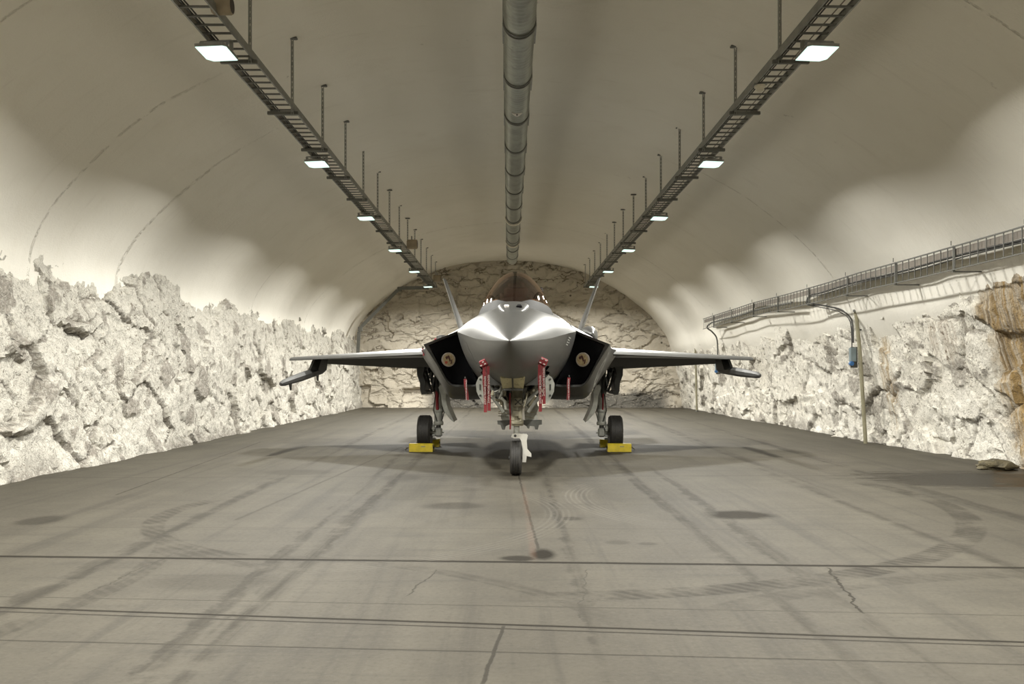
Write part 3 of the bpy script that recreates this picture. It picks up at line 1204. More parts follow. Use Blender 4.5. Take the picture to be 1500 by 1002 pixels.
S_ALL = np.concatenate([np.linspace(0, .5, 8)[:-1], np.linspace(.5, 6, 48)[:-1], np.linspace(6, 14, 40)])
PAR = np.stack([hermite(ST[:, 0], ST[:, i], S_ALL) for i in range(1, 7)], 1)
NU, NL = 14, 16


def section(s, w, zc, zt, zb, tu, tl):
    """circular-like arcs that meet in a crease at the chine; tu, tl: end angles in degrees"""
    tu, tl = R(tu), R(tl)
    pts = []
    for i in range(NU + 1):
        t = tu * i / NU
        pts.append((w * math.sin(t) / math.sin(tu), s, zc + (zt - zc) * (math.cos(t) - math.cos(tu)) / (1 - math.cos(tu))))
    for i in range(1, NL + 1):
        t = tl * (1 - i / NL)
        pts.append((w * math.sin(t) / math.sin(tl), s, zc - (zc - zb) * (math.cos(t) - math.cos(tl)) / (1 - math.cos(tl))))
    return pts


def fuselage_x(s, z):
    w, zc, zt, zb, tu, tl = [float(hermite(ST[:, 0], ST[:, i], s)[0]) for i in range(1, 7)]
    tm, f = (R(tu), (z - zc) / (zt - zc)) if z >= zc else (R(tl), (zc - z) / (zc - zb))
    c = math.cos(tm) + f * (1 - math.cos(tm))
    return w * math.sin(math.acos(min(1, c))) / math.sin(tm)


rings = []
for s, p in zip(S_ALL, PAR):
    half = section(s, *p)
    ring = half + [(-a, b, c) for a, b, c in half[-2:0:-1]]
    rings.append(ring)
m = MB().loft(rings, True, (False, True))
# open the nose gear bay: real cavity under the forward fuselage
keep = []
for fc in m.f:
    if len(fc) == 4:
        c = [sum(m.v[i][a] for i in fc) / 4 for a in range(3)]
        if 2.75 < c[1] < 5.5 and abs(c[0]) < .50 and c[2] < 1.75:
            continue
    keep.append(fc)
nose_faces = [fc for fc in keep if max(m.v[i][1] for i in fc) <= 1.72]
body_faces = [fc for fc in keep if max(m.v[i][1] for i in fc) > 1.72]


def subset(v, faces):
    used = sorted({i for fc in faces for i in fc})
    mp = {i: k for k, i in enumerate(used)}
    q = MB()
    q.v = [v[i] for i in used]
    q.f = [tuple(mp[i] for i in fc) for fc in faces]
    return q


subset(m.v, body_faces).build('fuselage', MT['jet'], jet, 28)
subset(m.v, nose_faces).build('nose_cone', MT['jet'], jet, 28)
# bay liner
m = MB()
m.box((0, 4.1, 1.95), (.98, 2.9, .05))
m.box((0, 2.72, 1.72), (.9, .04, .5))
m.box((0, 5.5, 1.66), (1.0, .04, .62))
m.build('nose_gear_bay', MT['gear_dark'], jet, 0)

# canopy
CS = np.array([(2.20, .05, 2.50, 2.53), (2.45, .24, 2.50, 2.66), (2.8, .38, 2.50, 2.84), (3.3, .50, 2.50, 3.05), (3.9, .585, 2.51, 3.22), (4.5, .625, 2.53, 3.295), (5.2, .62, 2.56, 3.28), (6.0, .56, 2.62, 3.16), (6.8, .40, 2.70, 2.99), (7.4, .15, 2.78, 2.90)])
cs = np.linspace(2.2, 7.4, 70)
cp = np.stack([hermite(CS[:, 0], CS[:, i], cs) for i in range(1, 4)], 1)
NC = 36
def cap_arc(t):
    q, tm = t * 52 / 90, R(52)
    return math.sin(q) / math.sin(tm), (math.cos(q) - math.cos(tm)) / (1 - math.cos(tm))


gr, fl_, frr = [], [], []
for s, (w, zb, zt) in zip(cs, cp):
    sill = float(np.interp(s, [2.2, 2.75, 3.2, 4.5, 6.0, 6.5, 7.4], [2.60, 2.70, 2.69, 2.67, 2.72, 3.10, 3.2]))
    f = min(1.0, max(0.0, (sill - zb) / (zt - zb)))
    tm = R(52)
    ts = math.acos(math.cos(tm) + f * (1 - math.cos(tm))) * 90 / 52      # where the glass meets the frame
    def P_(t):
        sx, sz = cap_arc(t)
        return (w * sx, s, zb + (zt - zb) * sz)
    if ts > .02:
        gr.append([P_(-ts + 2 * ts * i / NC) for i in range(NC + 1)])
    k_ = 14
    fl_.append([P_(-math.pi / 2 + (math.pi / 2 - ts) * i / k_) for i in range(k_ + 1)])
    frr.append([P_(math.pi / 2 - (math.pi / 2 - ts) * i / k_) for i in range(k_ + 1)])
MB().loft(gr, False).build('canopy_glass', MT['glass'], jet, 60)
m = MB()
m.loft(fl_, False)
m.loft(frr, False)
m.build('canopy_frame', MT['frame_paint'], jet, 60)
# canopy bow: inner arch
m = MB()
for s, mat_w in ((4.15, .05),):
    w, zb, zt = [float(np.interp(s, cs, cp[:, i])) for i in range(3)]
    rr = []
    for i in range(NC + 1):
        t = -math.pi / 2 + math.pi * i / NC
        sx, sz = cap_arc(t)
        rr.append([((w - a) * sx, s + b, zb + (zt - zb - a) * sz) for a, b in ((.012, -.03), (.012, .03), (.06, .03), (.06, -.03))])
    m.loft(rr, True, (True, True))
m.build('canopy_bow', MT['buff'], jet, 50)
# cockpit
m = MB()
hr = []
for s, w, zt in ((2.75, .20, 2.66), (3.05, .30, 2.77), (3.4, .36, 2.80), (3.6, .36, 2.79)):
    hr.append([(w * math.cos(math.pi * i / 12), s, 2.55 + (zt - 2.55) * math.sin(math.pi * i / 12) ** .7) for i in range(13)])
m.loft(hr, True, (True, True))
m.build('instrument_hood', MT['hood'], jet, 40)
seat = MB()
seat.box((0, 4.75, 2.86), (.40, .18, .46), None, .05)
seat.box((0, 4.72, 3.10), (.28, .14, .16), None, .05)
seat.box((-.24, 4.7, 2.8), (.06, .16, .34), None, .02)
seat.box((.24, 4.7, 2.8), (.06, .16, .34), None, .02)
seat.build('ejection_seat', MT['seat'], jet)
m = MB()
m.box((0, 5.15, 2.9), (.9, .05, .42), None, .02)
m.build('cockpit_bulkhead', MT['seat'], jet)
for sx in (-1, 1):
    MB().box((sx * .33, 3.55, 2.72), (.16, .3, .06), Matrix.Rotation(R(18) * sx, 3, 'Y'), .015).build('cockpit_side_trim', MT['buff'], jet)

# sensor hump with two windows ahead of the windscreen
hr = []
for s, w, h_ in ((1.75, .10, .0), (1.95, .17, .035), (2.15, .20, .06), (2.4, .22, .06), (2.7, .22, .0)):
    zt = float(hermite(ST[:, 0], ST[:, 3], s)[0])
    hr.append([(w * math.cos(math.pi * i / 14), s, zt - .05 + (.05 + h_) * math.sin(math.pi * i / 14) ** .6) for i in range(15)])
MB().loft(hr, True, (True, True)).build('sensor_hump', MT['jet'], jet, 40)
for sx, mt, nm in ((-1, 'white_print', 'pale oval sensor window'), (1, 'black_foam', 'black trapezoid sensor window')):
    zt = float(hermite(ST[:, 0], ST[:, 3], 2.0)[0])
    m = MB()
    c = Vector((sx * .085, 1.955, zt + .030))
    rot = Matrix.Rotation(R(-28), 3, 'X')
    if sx < 0:
        pl = [(math.cos(2 * math.pi * i / 20) * .033, math.sin(2 * math.pi * i / 20) * .04) for i in range(20)]
    else:
        pl = [(-.038, -.04), (.038, -.04), (.022, .04), (-.022, .04)]
    m.prism(pl, -.012, .012, 'xy')
    m.moved(Matrix.Translation(c) @ Matrix.Rotation(R(20), 4, 'X'))
    o = m.build('sensor_window', MT[mt], jet, 0)
    o['label'] = nm

for sd in (-1, 1):
    MB().tube([(sd * .30, 1.9, 1.80), (sd * .36, 1.78, 1.785), (sd * .375, 1.66, 1.78)], [.03, .022, .016], 10).build('air_data_probe', MT['gear_grey'], jet)

# chin sensor: two gold facets with a dark divider
m = MB()
for sx in (-1, 1):
    a = [(sx * .012, 1.64, 1.572), (sx * .165, 1.74, 1.575), (sx * .14, 1.98, 1.43), (sx * .012, 1.93, 1.445)]
    b = [(x_ * .95, y_ + .06, z_ + .06) for x_, y_, z_ in a]
    m.add(a + b, [(0, 1, 2, 3), (7, 6, 5, 4), (0, 4, 5, 1), (1, 5, 6, 2), (2, 6, 7, 3), (3, 7, 4, 0)])
o = m.build('chin_sensor', MT['sensor_glass'], jet, 0)
o['label'] = 'gold faceted sensor window under the nose'
m = MB()
m.bar((0, 1.615, 1.585), (0, 1.95, 1.43), .022, .03)
m.bar((-.14, 2.0, 1.42), (.14, 2.0, 1.42), .03, .03)
m.build('sensor_frame', MT['gear_dark'], o, 0)

# ---- intakes: side cowls with open mouths
def poly_ring(keys, n=6):
    """keys: list of 3D points; resampled closed ring with n points per edge (corners kept)"""
    out = []
    for i in range(len(keys)):
        a, b = Vector(keys[i]), Vector(keys[(i + 1) % len(keys)])
        for k in range(n):
            out.append(a.lerp(b, k / n))
    return out


COWL_MESH = {}


def cowl(side):
    # control points per ring (right side): A inner top, B outer top corner, C mid outer, D lower outer, E bottom, G inner bottom, H inner mid
    lip = [(1.00, 5.55, 2.365), (1.50, 5.05, 2.125), (1.36, 5.28, 1.83), (1.19, 5.55, 1.50), (1.02, 5.68, 1.445), (.68, 5.78, 1.455), (.90, 5.66, 1.90)]
    r0 = [(1.00, 5.50, 2.40), (1.57, 4.98, 2.135), (1.385, 5.26, 1.815), (1.205, 5.54, 1.47), (1.02, 5.67, 1.41), (.68, 5.76, 1.42), (.88, 5.7, 1.9)]
    r1 = [(1.00, 6.1, 2.47), (1.65, 5.75, 2.13), (1.47, 5.9, 1.76), (1.28, 6.1, 1.32), (1.06, 6.2, 1.23), (.62, 6.3, 1.24), (.85, 6.2, 1.9)]
    r2 = [(.98, 6.9, 2.58), (1.76, 6.8, 2.12), (1.56, 6.8, 1.68), (1.33, 6.9, 1.23), (1.06, 7.0, 1.15), (.5, 7.0, 1.17), (.8, 6.9, 1.9)]
    r3 = [(.95, 8.2, 2.62), (2.02, 8.2, 2.10), (1.74, 8.2, 1.66), (1.40, 8.2, 1.25), (1.06, 8.2, 1.14), (.4, 8.2, 1.16), (.7, 8.2, 1.9)]
    r4 = [(.90, 10.0, 2.56), (2.02, 10.0, 2.08), (1.78, 10., 1.68), (1.40, 10., 1.28), (1.06, 10., 1.15), (.4, 10., 1.17), (.7, 10., 1.9)]
    r5 = [(.80, 12.5, 2.40), (1.80, 12.5, 2.05), (1.62, 12.5, 1.75), (1.30, 12.5, 1.42), (1.0, 12.5, 1.30), (.4, 12.5, 1.3), (.6, 12.5, 1.9)]
    r6 = [(.60, 14.0, 2.30), (1.25, 14.0, 2.05), (1.15, 14.0, 1.9), (1.0, 14.0, 1.7), (.8, 14.0, 1.6), (.4, 14.0, 1.6), (.5, 14.0, 1.9)]
    def ring(keys):
        # straight top edge and sharp outer corner, rounded lower corner
        K = [Vector(q) for q in keys]
        out = [K[0].lerp(K[1], i / 6) for i in range(6)]
        sp = spline([K[1], K[2], K[3], K[4], K[5]], 6)
        out += sp
        out += [K[5].lerp(K[6], i / 3) for i in range(1, 3)] + [K[6].lerp(K[0], i / 3) for i in range(3)]
        return [(q.x * side, q.y, q.z) for q in out]
    rs_ = [ring(q) for q in (lip, r0, r1, r2, r3, r4, r5, r6)]
    A = np.array(rs_)
    # refine along the length
    tt = np.arange(1, 8)
    fine = np.linspace(1, 7, 37)
    B = np.zeros((len(fine), A.shape[1], 3))
    for i in range(A.shape[1]):
        for j in range(3):
            B[:, i, j] = hermite(tt, A[1:, i, j], fine)
    inner = []
    for q in rs_[0]:
        inner.append((q[0] * .985, q[1] + .55, 1.85 + (q[2] - 1.85) * .97))
    rings_ = [inner, rs_[0]] + [B[i] for i in range(len(fine))]
    mb_ = MB().loft(rings_, True, (False, True))
    COWL_MESH[side] = ([Vector(q) for q in mb_.v], mb_.f)
    mb_.build('air_intake', MT['jet'], jet, 32)
    return rs_[0]


LIPS = {s: cowl(s) for s in (-1, 1)}
from mathutils.bvhtree import BVHTree
COWL_TREE = BVHTree.FromPolygons(*COWL_MESH[1])

# ---- wings
def wing(side):
    root = dict(x=1.45, le=7.05, te=12.2, z=2.10, th=.115)
    tip = dict(x=5.19, le=9.95, te=11.15, z=1.995, th=.042)
    PR = [(0, -.35), (.006, .05), (.02, .34), (.08, .62), (.25, .95), (.5, 1.0), (.70, .75), (.795, .55), (.80, -.30), (.70, -.45), (.5, -.55), (.25, -.62), (.10, -.66), (.05, -.68), (.015, -.62)]
    n = 14
    rings_, flap = [], []
    for i in range(n):
        u = i / (n - 1)
        g_ = lambda k: root[k] * (1 - u) + tip[k] * u
        ch = g_('te') - g_('le')
        ring = []
        for a, b in PR:
            dz = -.025 * (1 - min(a / .12, 1)) ** 1.0
            ring.append((side * g_('x'), g_('le') + a * ch, g_('z') + b * g_('th') + dz))
        rings_.append(ring)
    w = MB().loft(rings_, True, (True, True)).build('wing', MT['jet'], jet, 40)
    fr_ = []
    for u in np.linspace(.16, .86, 8):
        g_ = lambda k: root[k] * (1 - u) + tip[k] * u
        ch = g_('te') - g_('le')
        drop = .30 * (1 - u) + .06
        y0_, y1_ = g_('le') + .80 * ch, g_('te')
        z = g_('z')
        th = g_('th')
        fr_.append([(side * g_('x'), y0_, z + th * .5), (side * g_('x'), y0_ + (y1_ - y0_) * .5, z + th * .1 - drop * .45), (side * g_('x'), y1_, z - drop), (side * g_('x'), y1_ - .02, z - drop - .015), (side * g_('x'), y0_, z - th * .35)])
    MB().loft(fr_, True, (True, True)).build('flap', MT['jet_dark'], w, 40)
    # small light edge fence / tip cap
    return w


for sd in (-1, 1):
    wing(sd)

# ---- outboard pylons with launch rails
def pylon(sd):
    m = MB()
    x0 = 4.62
    top = [(x0 - .13, 10.1), (x0 + .13, 10.1)]
    rr = []
    for f, z, s0, s1, dx, hw in ((0, 1.99, 10.0, 11.0, 0, .10), (1, 1.74, 9.7, 11.0, .03, .11)):
        rr.append([(sd * (x0 + dx + a * hw), s0 + (s1 - s0) * b, z) for a, b in ((0, 0), (1, .2), (1, .85), (0, 1), (-1, .85), (-1, .2))])
    m.loft(rr, True, (True, True))
    p = m.build('pylon', MT['jet_dark'], jet, 25)
    m = MB()
    L0, L1 = Vector((sd * (x0 + .03), 10.9, 1.76)), Vector((sd * (x0 + .11), 7.6, 1.445 if sd < 0 else 1.61))
    rr = []
    for t_, r_ in ((0, .08), (.05, .10), (.55, .10), (.75, .085), (.93, .07), (.98, .055), (1.0, .025)):
        c = L0.lerp(L1, t_)
        rr.append([(c.x + r_ * math.cos(R(a)), c.y, c.z + r_ * .95 * math.sin(R(a))) for a in range(22, 382, 45)])
    m.loft(rr, True, (True, True))
    rl = m.build('launch_rail', MT['jet_dark'], p, 25)
    if sd < 0:
        m = MB()
        for t_, ln in ((.15, .14), (.80, .12)):
            c = L0.lerp(L1, t_)
            m.prism([(c.y - .08, c.z - .06), (c.y + .08, c.z - .06), (c.y + .06, c.z - .08 - ln), (c.y + .02, c.z - .08 - ln)], c.x - .015, c.x + .015, 'yz')
        m.build('rail_fin', MT['gear_dark'], rl, 0)


for sd in (-1, 1):
    pylon(sd)

# ---- tails
def surface(name, root, tip, mat, th=(.10, .05)):
    """root/tip: (le point, te point); symmetric thin aerofoil"""
    rr = []
    span = (Vector(tip[0]) - Vector(root[0]))
    ch = (Vector(root[1]) - Vector(root[0]))
    nrm = span.cross(ch).normalized()
    for u in np.linspace(0, 1, 6):
        a = Vector(root[0]).lerp(Vector(tip[0]), u)
        b = Vector(root[1]).lerp(Vector(tip[1]), u)
        t_ = th[0] * (1 - u) + th[1] * u
        up = [(0, 0), (.03, .3), (.15, .75), (.45, 1), (.8, .4)]
        ring = [a.lerp(b, f) + nrm * (g_ * t_ / 2) for f, g_ in up] + [b] + [a.lerp(b, f) - nrm * (g_ * t_ / 2) for f, g_ in up[:0:-1]]
        rr.append(ring)
    return MB().loft(rr, True, (True, True)).build(name, mat, jet, 35)


for sd in (-1, 1):
    surface('vertical_tail', ((sd * 1.27, 10.6, 2.28), (sd * 1.27, 13.6, 2.2)), ((sd * 2.02, 13.0, 4.13), (sd * 2.02, 14.3, 4.13)), MT['jet'], (.16, .06))
    surface('horizontal_tail', ((sd * 1.2, 12.4, 2.05), (sd * 1.2, 15.0, 2.05)), ((sd * 3.4, 14.3, 2.02), (sd * 3.4, 15.5, 2.02)), MT['jet'], (.12, .05))
m = MB()
m.lathe([(.62, 0), (.66, .3), (.60, .9), (.52, 1.4), (.48, 1.4), (.55, .8), (.58, .1)], (0, 13.9, 2.04), 'y', 36)
m.build('engine_nozzle', MT['gear_dark'], jet, 25)
# gun fairing on the shoulder
rr = []
for s, r_ in ((7.0, .02), (7.3, .10), (7.8, .16), (8.6, .19), (10, .17), (11, .06)):
    rr.append([(1.42 + r_ * math.cos(R(a)), s, 2.40 + r_ * 1.25 * math.sin(R(a))) for a in range(0, 360, 24)])
MB().loft(rr, True, (True, True)).build('gun_fairing', MT['jet'], jet, 50)

# ---- markings
m = MB()
for (z0_, n_) in ((2.20, 7), (2.165, 6), (2.13, 7), (2.095, 5)):
    for i in range(n_):
        s = 3.55 + i * .07 + (2.2 - z0_) * .6
        x_ = fuselage_x(s, z0_) + .004
        x2 = fuselage_x(s + .05, z0_) + .004
        x3 = fuselage_x(s, z0_ - .016) + .004
        x4 = fuselage_x(s + .05, z0_ - .016) + .004
        m.add([(x_, s, z0_), (x2, s + .05, z0_), (x4, s + .05, z0_ - .016), (x3, s, z0_ - .016)], [(0, 1, 2, 3)])
m.build('stencil_marking', MT['pale_print'], jet, 0)
m = MB()
for i in range(7):
    z0_ = 2.10 - i * .05
    s = 3.0 + i * .03
    x_ = -fuselage_x(s, z0_) - .004
    x3 = -fuselage_x(s, z0_ - .03) - .004
    m.add([(x_, s, z0_), (x_, s + .03, z0_), (x3, s + .03, z0_ - .03), (x3, s, z0_ - .03)], [(0, 1, 2, 3)])
m.build('stencil_marking', MT['pale_print'], jet, 0)

# ---- landing gear
def tyre(name, c, rad, wid, parent, mat=MT['tyre'], hub_r=.5, grooves=4):
    hw = wid / 2
    pr = [(rad * hub_r, -hw * .75), (rad * .72, -hw * .95), (rad * .88, -hw), (rad * .965, -hw * .82)]
    k = 2 * grooves + 1
    a0, a1 = -hw * .72, hw * .72
    for i in range(k):
        u0 = a0 + (a1 - a0) * i / k
        u1 = a0 + (a1 - a0) * (i + 1) / k
        edge = 1 - .02 * (abs((u0 + u1) / 2) / hw) ** 2
        rr_ = rad * edge * (1.0 if i % 2 == 0 else .972)
        pr += [(rr_, u0 + .001), (rr_, u1 - .001)]
    pr += [(rad * .965, hw * .82), (rad * .88, hw), (rad * .72, hw * .95), (rad * hub_r, hw * .75)]
    t_ = MB().lathe(pr, c, 'x', 40).build(name, mat, parent, 30)
    m_ = MB()
    m_.lathe([(.02, -hw * .6), (rad * .2, -hw * .62), (rad * hub_r * .95, -hw * .5), (rad * hub_r * 1.02, -hw * .72), (rad * hub_r * 1.05, hw * .72), (rad * hub_r * .9, hw * .5), (rad * .2, hw * .62), (.02, hw * .6)], c, 'x', 28)
    m_.build('wheel_hub', MT['gear_grey'], parent, 30)
    return t_


ng = empty('nose_gear', (0, 4.37, 0), 0, jet)
tyre('tyre', (0, 0, .28), .28, .185, ng, MT['tyre'], .5, 3)
m = MB()
m.tube([(.01, 0, .60), (.01, .02, .95)], .048, 18)
m.build('piston', MT['gear_grey'], ng)
m = MB()
m.tube([(.02, .02, .82), (.02, .05, 1.7)], [.085, .09], 20)
m.lathe([(.1, 0), (.105, .02), (.105, .07), (.1, .09)], (.02, .02, .80), 'z', 20)
m.lathe([(.1, 0), (.1, .05)], (.02, .03, 1.22), 'z', 20)
m.build('shock_strut', MT['gear_khaki'], ng)
m = MB()
m.box((.035, -.09, 1.185), (.135, .03, .15), None, .006)
m.box((.005, -.085, 1.0), (.10, .04, .10), None, .01)
m.box((.065, -.085, .98), (.05, .05, .13), None, .01)
m.box((-.05, -.07, .90), (.06, .05, .05), None, .01)
m.box((.02, -.08, .85), (.18, .06, .05), None, .01)
m.build('strut_fitting', MT['gear_khaki'], ng)
m = MB()
for a in (45, -45):
    m.box((.035, -.108, 1.185), (.09, .006, .016), Matrix.Rotation(R(a), 3, 'Y'))
for x_ in (-.005, .075):
    for z in (1.15, 1.22):
        m.lathe([(.014, 0), (.014, .008)], (x_, -.112, z), 'y', 10)
m.build('plate_mark', MT['gear_dark'], ng, 0)
# white fork on the viewer's right with towing lug
m = MB()
pr = [(-.075, .62), (-.06, .665), (.0, .68), (.17, .665), (.195, .64), (.175, .56), (.185, .42), (.25, .345), (.25, .30), (.175, .315), (.165, .215), (.105, .215), (.11, .42), (.085, .56), (.06, .60), (-.03, .60)]
m.prism(pr, -.07, .06)
fk = m.build('wheel_fork', MT['white_paint'], ng, 20)
m = MB()
m.lathe([(.022, 0), (.022, .01)], (-.01, -.078, .64), 'y', 12)
m.tube([(-.12, 0, .28), (.17, 0, .28)], .03, 12)
m.build('axle_pin', MT['gear_dark'], fk)
m = MB()
m.tube([(.03, .10, .70), (.03, .24, .86), (.02, .14, 1.02)], .02, 8)
m.tube([(-.04, .02, 1.05), (-.12, .5, 1.55)], .028, 8)
m.tube([(.08, .02, 1.05), (.16, .5, 1.55)], .028, 8)
m.build('drag_brace', MT['gear_grey'], ng)
rg = random.Random(21)
for i in range(40):
    sx = rg.choice((-1, 1))
    a = Vector((sx * rg.uniform(.16, .44), rg.uniform(-1.3, .7), rg.uniform(1.24, 1.58)))
    b = a + Vector((sx * rg.uniform(-.22, .12), rg.uniform(-.2, .3), rg.uniform(-.26, .18)))
    b.z = max(b.z, 1.10 + abs(b.x) * .3)
    b.x = sx * max(abs(b.x), .13)
    m = MB().tube([a, (a + b) / 2 + Vector((.02, 0, .03)), b], rg.uniform(.008, .022), 7)
    m.build('hydraulic_line', MT[('gear_grey', 'gear_khaki', 'gear_dark')[i % 3]], ng)
for i in range(18):
    sx = rg.choice((-1, 1))
    m = MB().box((sx * rg.uniform(.17, .42), rg.uniform(-1.2, .6), rg.uniform(1.26, 1.56)), (rg.uniform(.04, .14), rg.uniform(.05, .2), rg.uniform(.04, .12)), Matrix.Rotation(rg.uniform(-.6, .6), 3, 'Y'), .008)
    m.build('actuator', MT[('gear_dark', 'gear_khaki', 'gear_grey')[i % 3]], ng)
m = MB()
for sx in (-1, 1):
    m.bar((sx * .44, -.2, 1.46), (sx * .12, -.1, 1.12), .05, .06)
    m.bar((sx * .40, -.1, 1.30), (sx * .20, -.05, 1.02), .04, .05)
    m.bar((sx * .34, -.3, 1.50), (sx * .20, .2, 1.10), .03, .04)
m.build('door_linkage', MT['gear_grey'], ng, 0)

# nose gear doors: outer rounded panels and hanging notched inner doors
for sd in (-1, 1):
    m = MB()
    pr = []
    for (a, b) in ((.50, 1.63), (.57, 1.58), (.61, 1.48), (.60, 1.36), (.55, 1.26), (.50, 1.17), (.44, 1.20), (.47, 1.32), (.45, 1.44), (.40, 1.52), (.43, 1.60)):
        pr.append((sd * a, b))
    m.prism(pr, 3.75, 3.79)
    m.loft([[(sd * a, s, b) for a, b in ((.60, 1.50), (.59, 1.36), (.50, 1.18), (.485, 1.19), (.57, 1.37), (.585, 1.5))] for s in (3.79, 5.3)], True, (True, True))
    o = m.build('bay_door', MT['gear_grey'], jet, 25)
    m = MB()
    for z in (1.55, 1.3):
        m.lathe([(.018, 0), (.018, .012)], (sd * .54, 3.742, z), 'y', 10)
    m.box((sd * .545, 3.745, 1.43), (.02, .01, .09))
    m.build('door_fastener', MT['gear_dark'], o, 0)
    MB().prism([(sd * .41, 1.60), (sd * .33, 1.57), (sd * .35, 1.47), (sd * .40, 1.50)], 3.82, 3.9).build('white_bay_lining', MT['white_paint'], jet, 0)
    m = MB()
    if sd < 0:
        body = [(-.15, 1.20), (-.24, 1.12), (-.235, 1.0), (-.26, .93), (-.23, .82), (-.11, .80), (-.09, 1.0), (-.10, 1.16)]
        foot = [(-.315, .86), (-.31, .80), (-.26, .79), (-.235, .71), (-.19, .71), (-.175, .77), (-.10, .80), (-.09, .87)]
    else:
        body = [(.16, 1.20), (.34, 1.17), (.37, 1.08), (.335, .98), (.36, .90), (.36, .85), (.15, .85), (.14, 1.0)]
        foot = [(.10, .87), (.12, .80), (.17, .77), (.185, .735), (.215, .73), (.225, .775), (.30, .77), (.315, .715), (.36, .715), (.375, .79), (.425, .80), (.425, .875)]
    m.prism(body, 4.80, 4.86)
    m.prism([(a * .96, b) for a, b in body], 4.86, 5.5)
    o = m.build('gear_door', MT['gear_grey'], jet, 25)
    m = MB().prism(foot, 4.74, 4.82)
    m.build('door_lip', MT['lip_grey'], o, 25)
    m = MB()
    for i in range(5):
        z = .93 + i * .05
        m.bar((sd * .14, 4.79, z), (sd * .30, 4.79, z + rg.uniform(-.03, .03)), .012, .012)
    m.build('door_rib', MT['gear_khaki'], o, 0)

    m = MB()
    m.prism([(sd * a, b) for a, b in ((.13, 1.42), (.48, 1.42), (.46, 1.25), (.34, 1.16), (.13, 1.14))], 5.34, 5.38)
    for zz in (1.2, 1.28, 1.36):
        m.box((sd * .28, 5.33, zz), (.26, .02, .02))
    m.build('aft_gear_door', MT['jet_dark'], jet, 0)

# main gear
mg_objs = []
for sd in (-1, 1):
    g_ = empty('main_gear', (sd * 1.80, 9.7, 0), 0, jet)
    tyre('tyre', (sd * .30, 0, .37), .37, .29, g_, MT['tyre'], .5, 5)
    m = MB()
    m.tube([(sd * .05, 0, .37), (sd * .3, 0, .37)], .07, 14)
    m.box((sd * .0, 0, .36), (.16, .16, .2), None, .03)
    m.box((sd * .10, -.1, .45), (.07, .1, .14), None, .02)
    m.tube([(sd * -.12, -.02, .36), (sd * .1, -.02, .36)], .02, 8)
    for a in range(0, 360, 60):
        m.lathe([(.025, 0), (.025, .07)], (sd * .1 - .035, .15 * math.sin(R(a)), .37 + .15 * math.cos(R(a))), 'x', 8)
    m.build('axle_carrier', MT['gear_grey'], g_)
    m = MB()
    m.tube([(0, 0, .42), (0, 0, .58)], .055, 16)
    m.build('piston', MT['gear_dark'], g_)
    m = MB()
    m.tube([(0, 0, .55), (0, 0, .85), (sd * -.01, .03, 1.8)], [.09, .095, .10], 18)
    m.lathe([(.10, 0), (.11, .02), (.11, .06), (.10, .08)], (0, 0, .52), 'z', 18)
    m.lathe([(.10, 0), (.112, .02), (.112, .06), (.10, .08)], (0, 0, .80), 'z', 18)
    m.build('shock_strut', MT['gear_grey'], g_)
    m = MB()
    m.tube([(0, .12, .5), (0, .3, .75), (0, .12, 1.0)], .025, 8)
    m.tube([(sd * .02, -.09, .6), (sd * .1, -.12, .85), (sd * .06, -.08, 1.2)], .012, 6)
    m.tube([(sd * -.08, -.06, .62), (sd * -.13, -.08, .8), (sd * -.08, -.06, .95)], .012, 6)
    m.tube([(sd * .04, -.3, 1.75), (sd * .01, -.04, 1.1)], .04, 8)
    m.tube([(sd * .22, .1, 1.78), (sd * .04, .02, 1.15)], .04, 8)
    m.tube([(sd * -.25, .1, 1.6), (sd * -.03, .02, 1.1)], .03, 8)
    m.tube([(sd * .26, -.12, 1.72), (sd * .2, -.14, 1.45), (sd * .12, -.1, 1.25)], .028, 8)
    m.tube([(sd * .12, -.2, 1.75), (sd * .14, -.2, 1.5), (sd * .09, -.12, 1.3)], .02, 8)
    m.box((sd * .16, -.05, 1.62), (.1, .14, .16), Matrix.Rotation(.3, 3, 'Y'), .015)
    m.box((sd * .1, -.15, 1.48), (.06, .08, .2), Matrix.Rotation(-.2 * sd, 3, 'Y'), .015)
    m.build('side_brace', MT['gear_dark'], g_)
    m = MB()
    m.tube([(sd * .015, -.105, .86), (sd * .03, -.115, 1.38)], .034 if sd < 0 else .018, 10)
    o = m.build('strut_sleeve', MT['red'], g_)
    o['label'] = 'red safety sleeve on the strut'
    # outer door: dark curved panel with stepped inner face
    m = MB()
    pr = [(.26, 1.80), (.43, 1.80), (.42, 1.62), (.36, 1.45), (.35, 1.28), (.32, 1.20), (.20, 1.21), (.19, 1.26), (.26, 1.29), (.24, 1.48), (.29, 1.62)]
    m.prism([(sd * a, b) for a, b in pr], -.45, .55)
    m.build('outer_gear_door', MT['jet_dark'], g_, 20)
    m = MB()
    pr = [(-.10, 1.42), (-.17, 1.38), (-.22, 1.26), (-.21, 1.08), (-.26, .90), (-.36, .68), (-.40, .60), (-.32, .66), (-.20, .80), (-.13, .98), (-.11, 1.18), (-.05, 1.36)]
    m.prism([(sd * a, b) for a, b in pr], -.55, -.50)
    m.loft([[(sd * a, s, b) for a, b in ((-.10, 1.42), (-.21, 1.2), (-.24, .95), (-.39, .62), (-.37, .62), (-.22, .95), (-.18, 1.2), (-.08, 1.42))] for s in (-.50, .35)], True, (True, True))
    m.build('inner_gear_door', MT['gear_grey'], g_, 20)

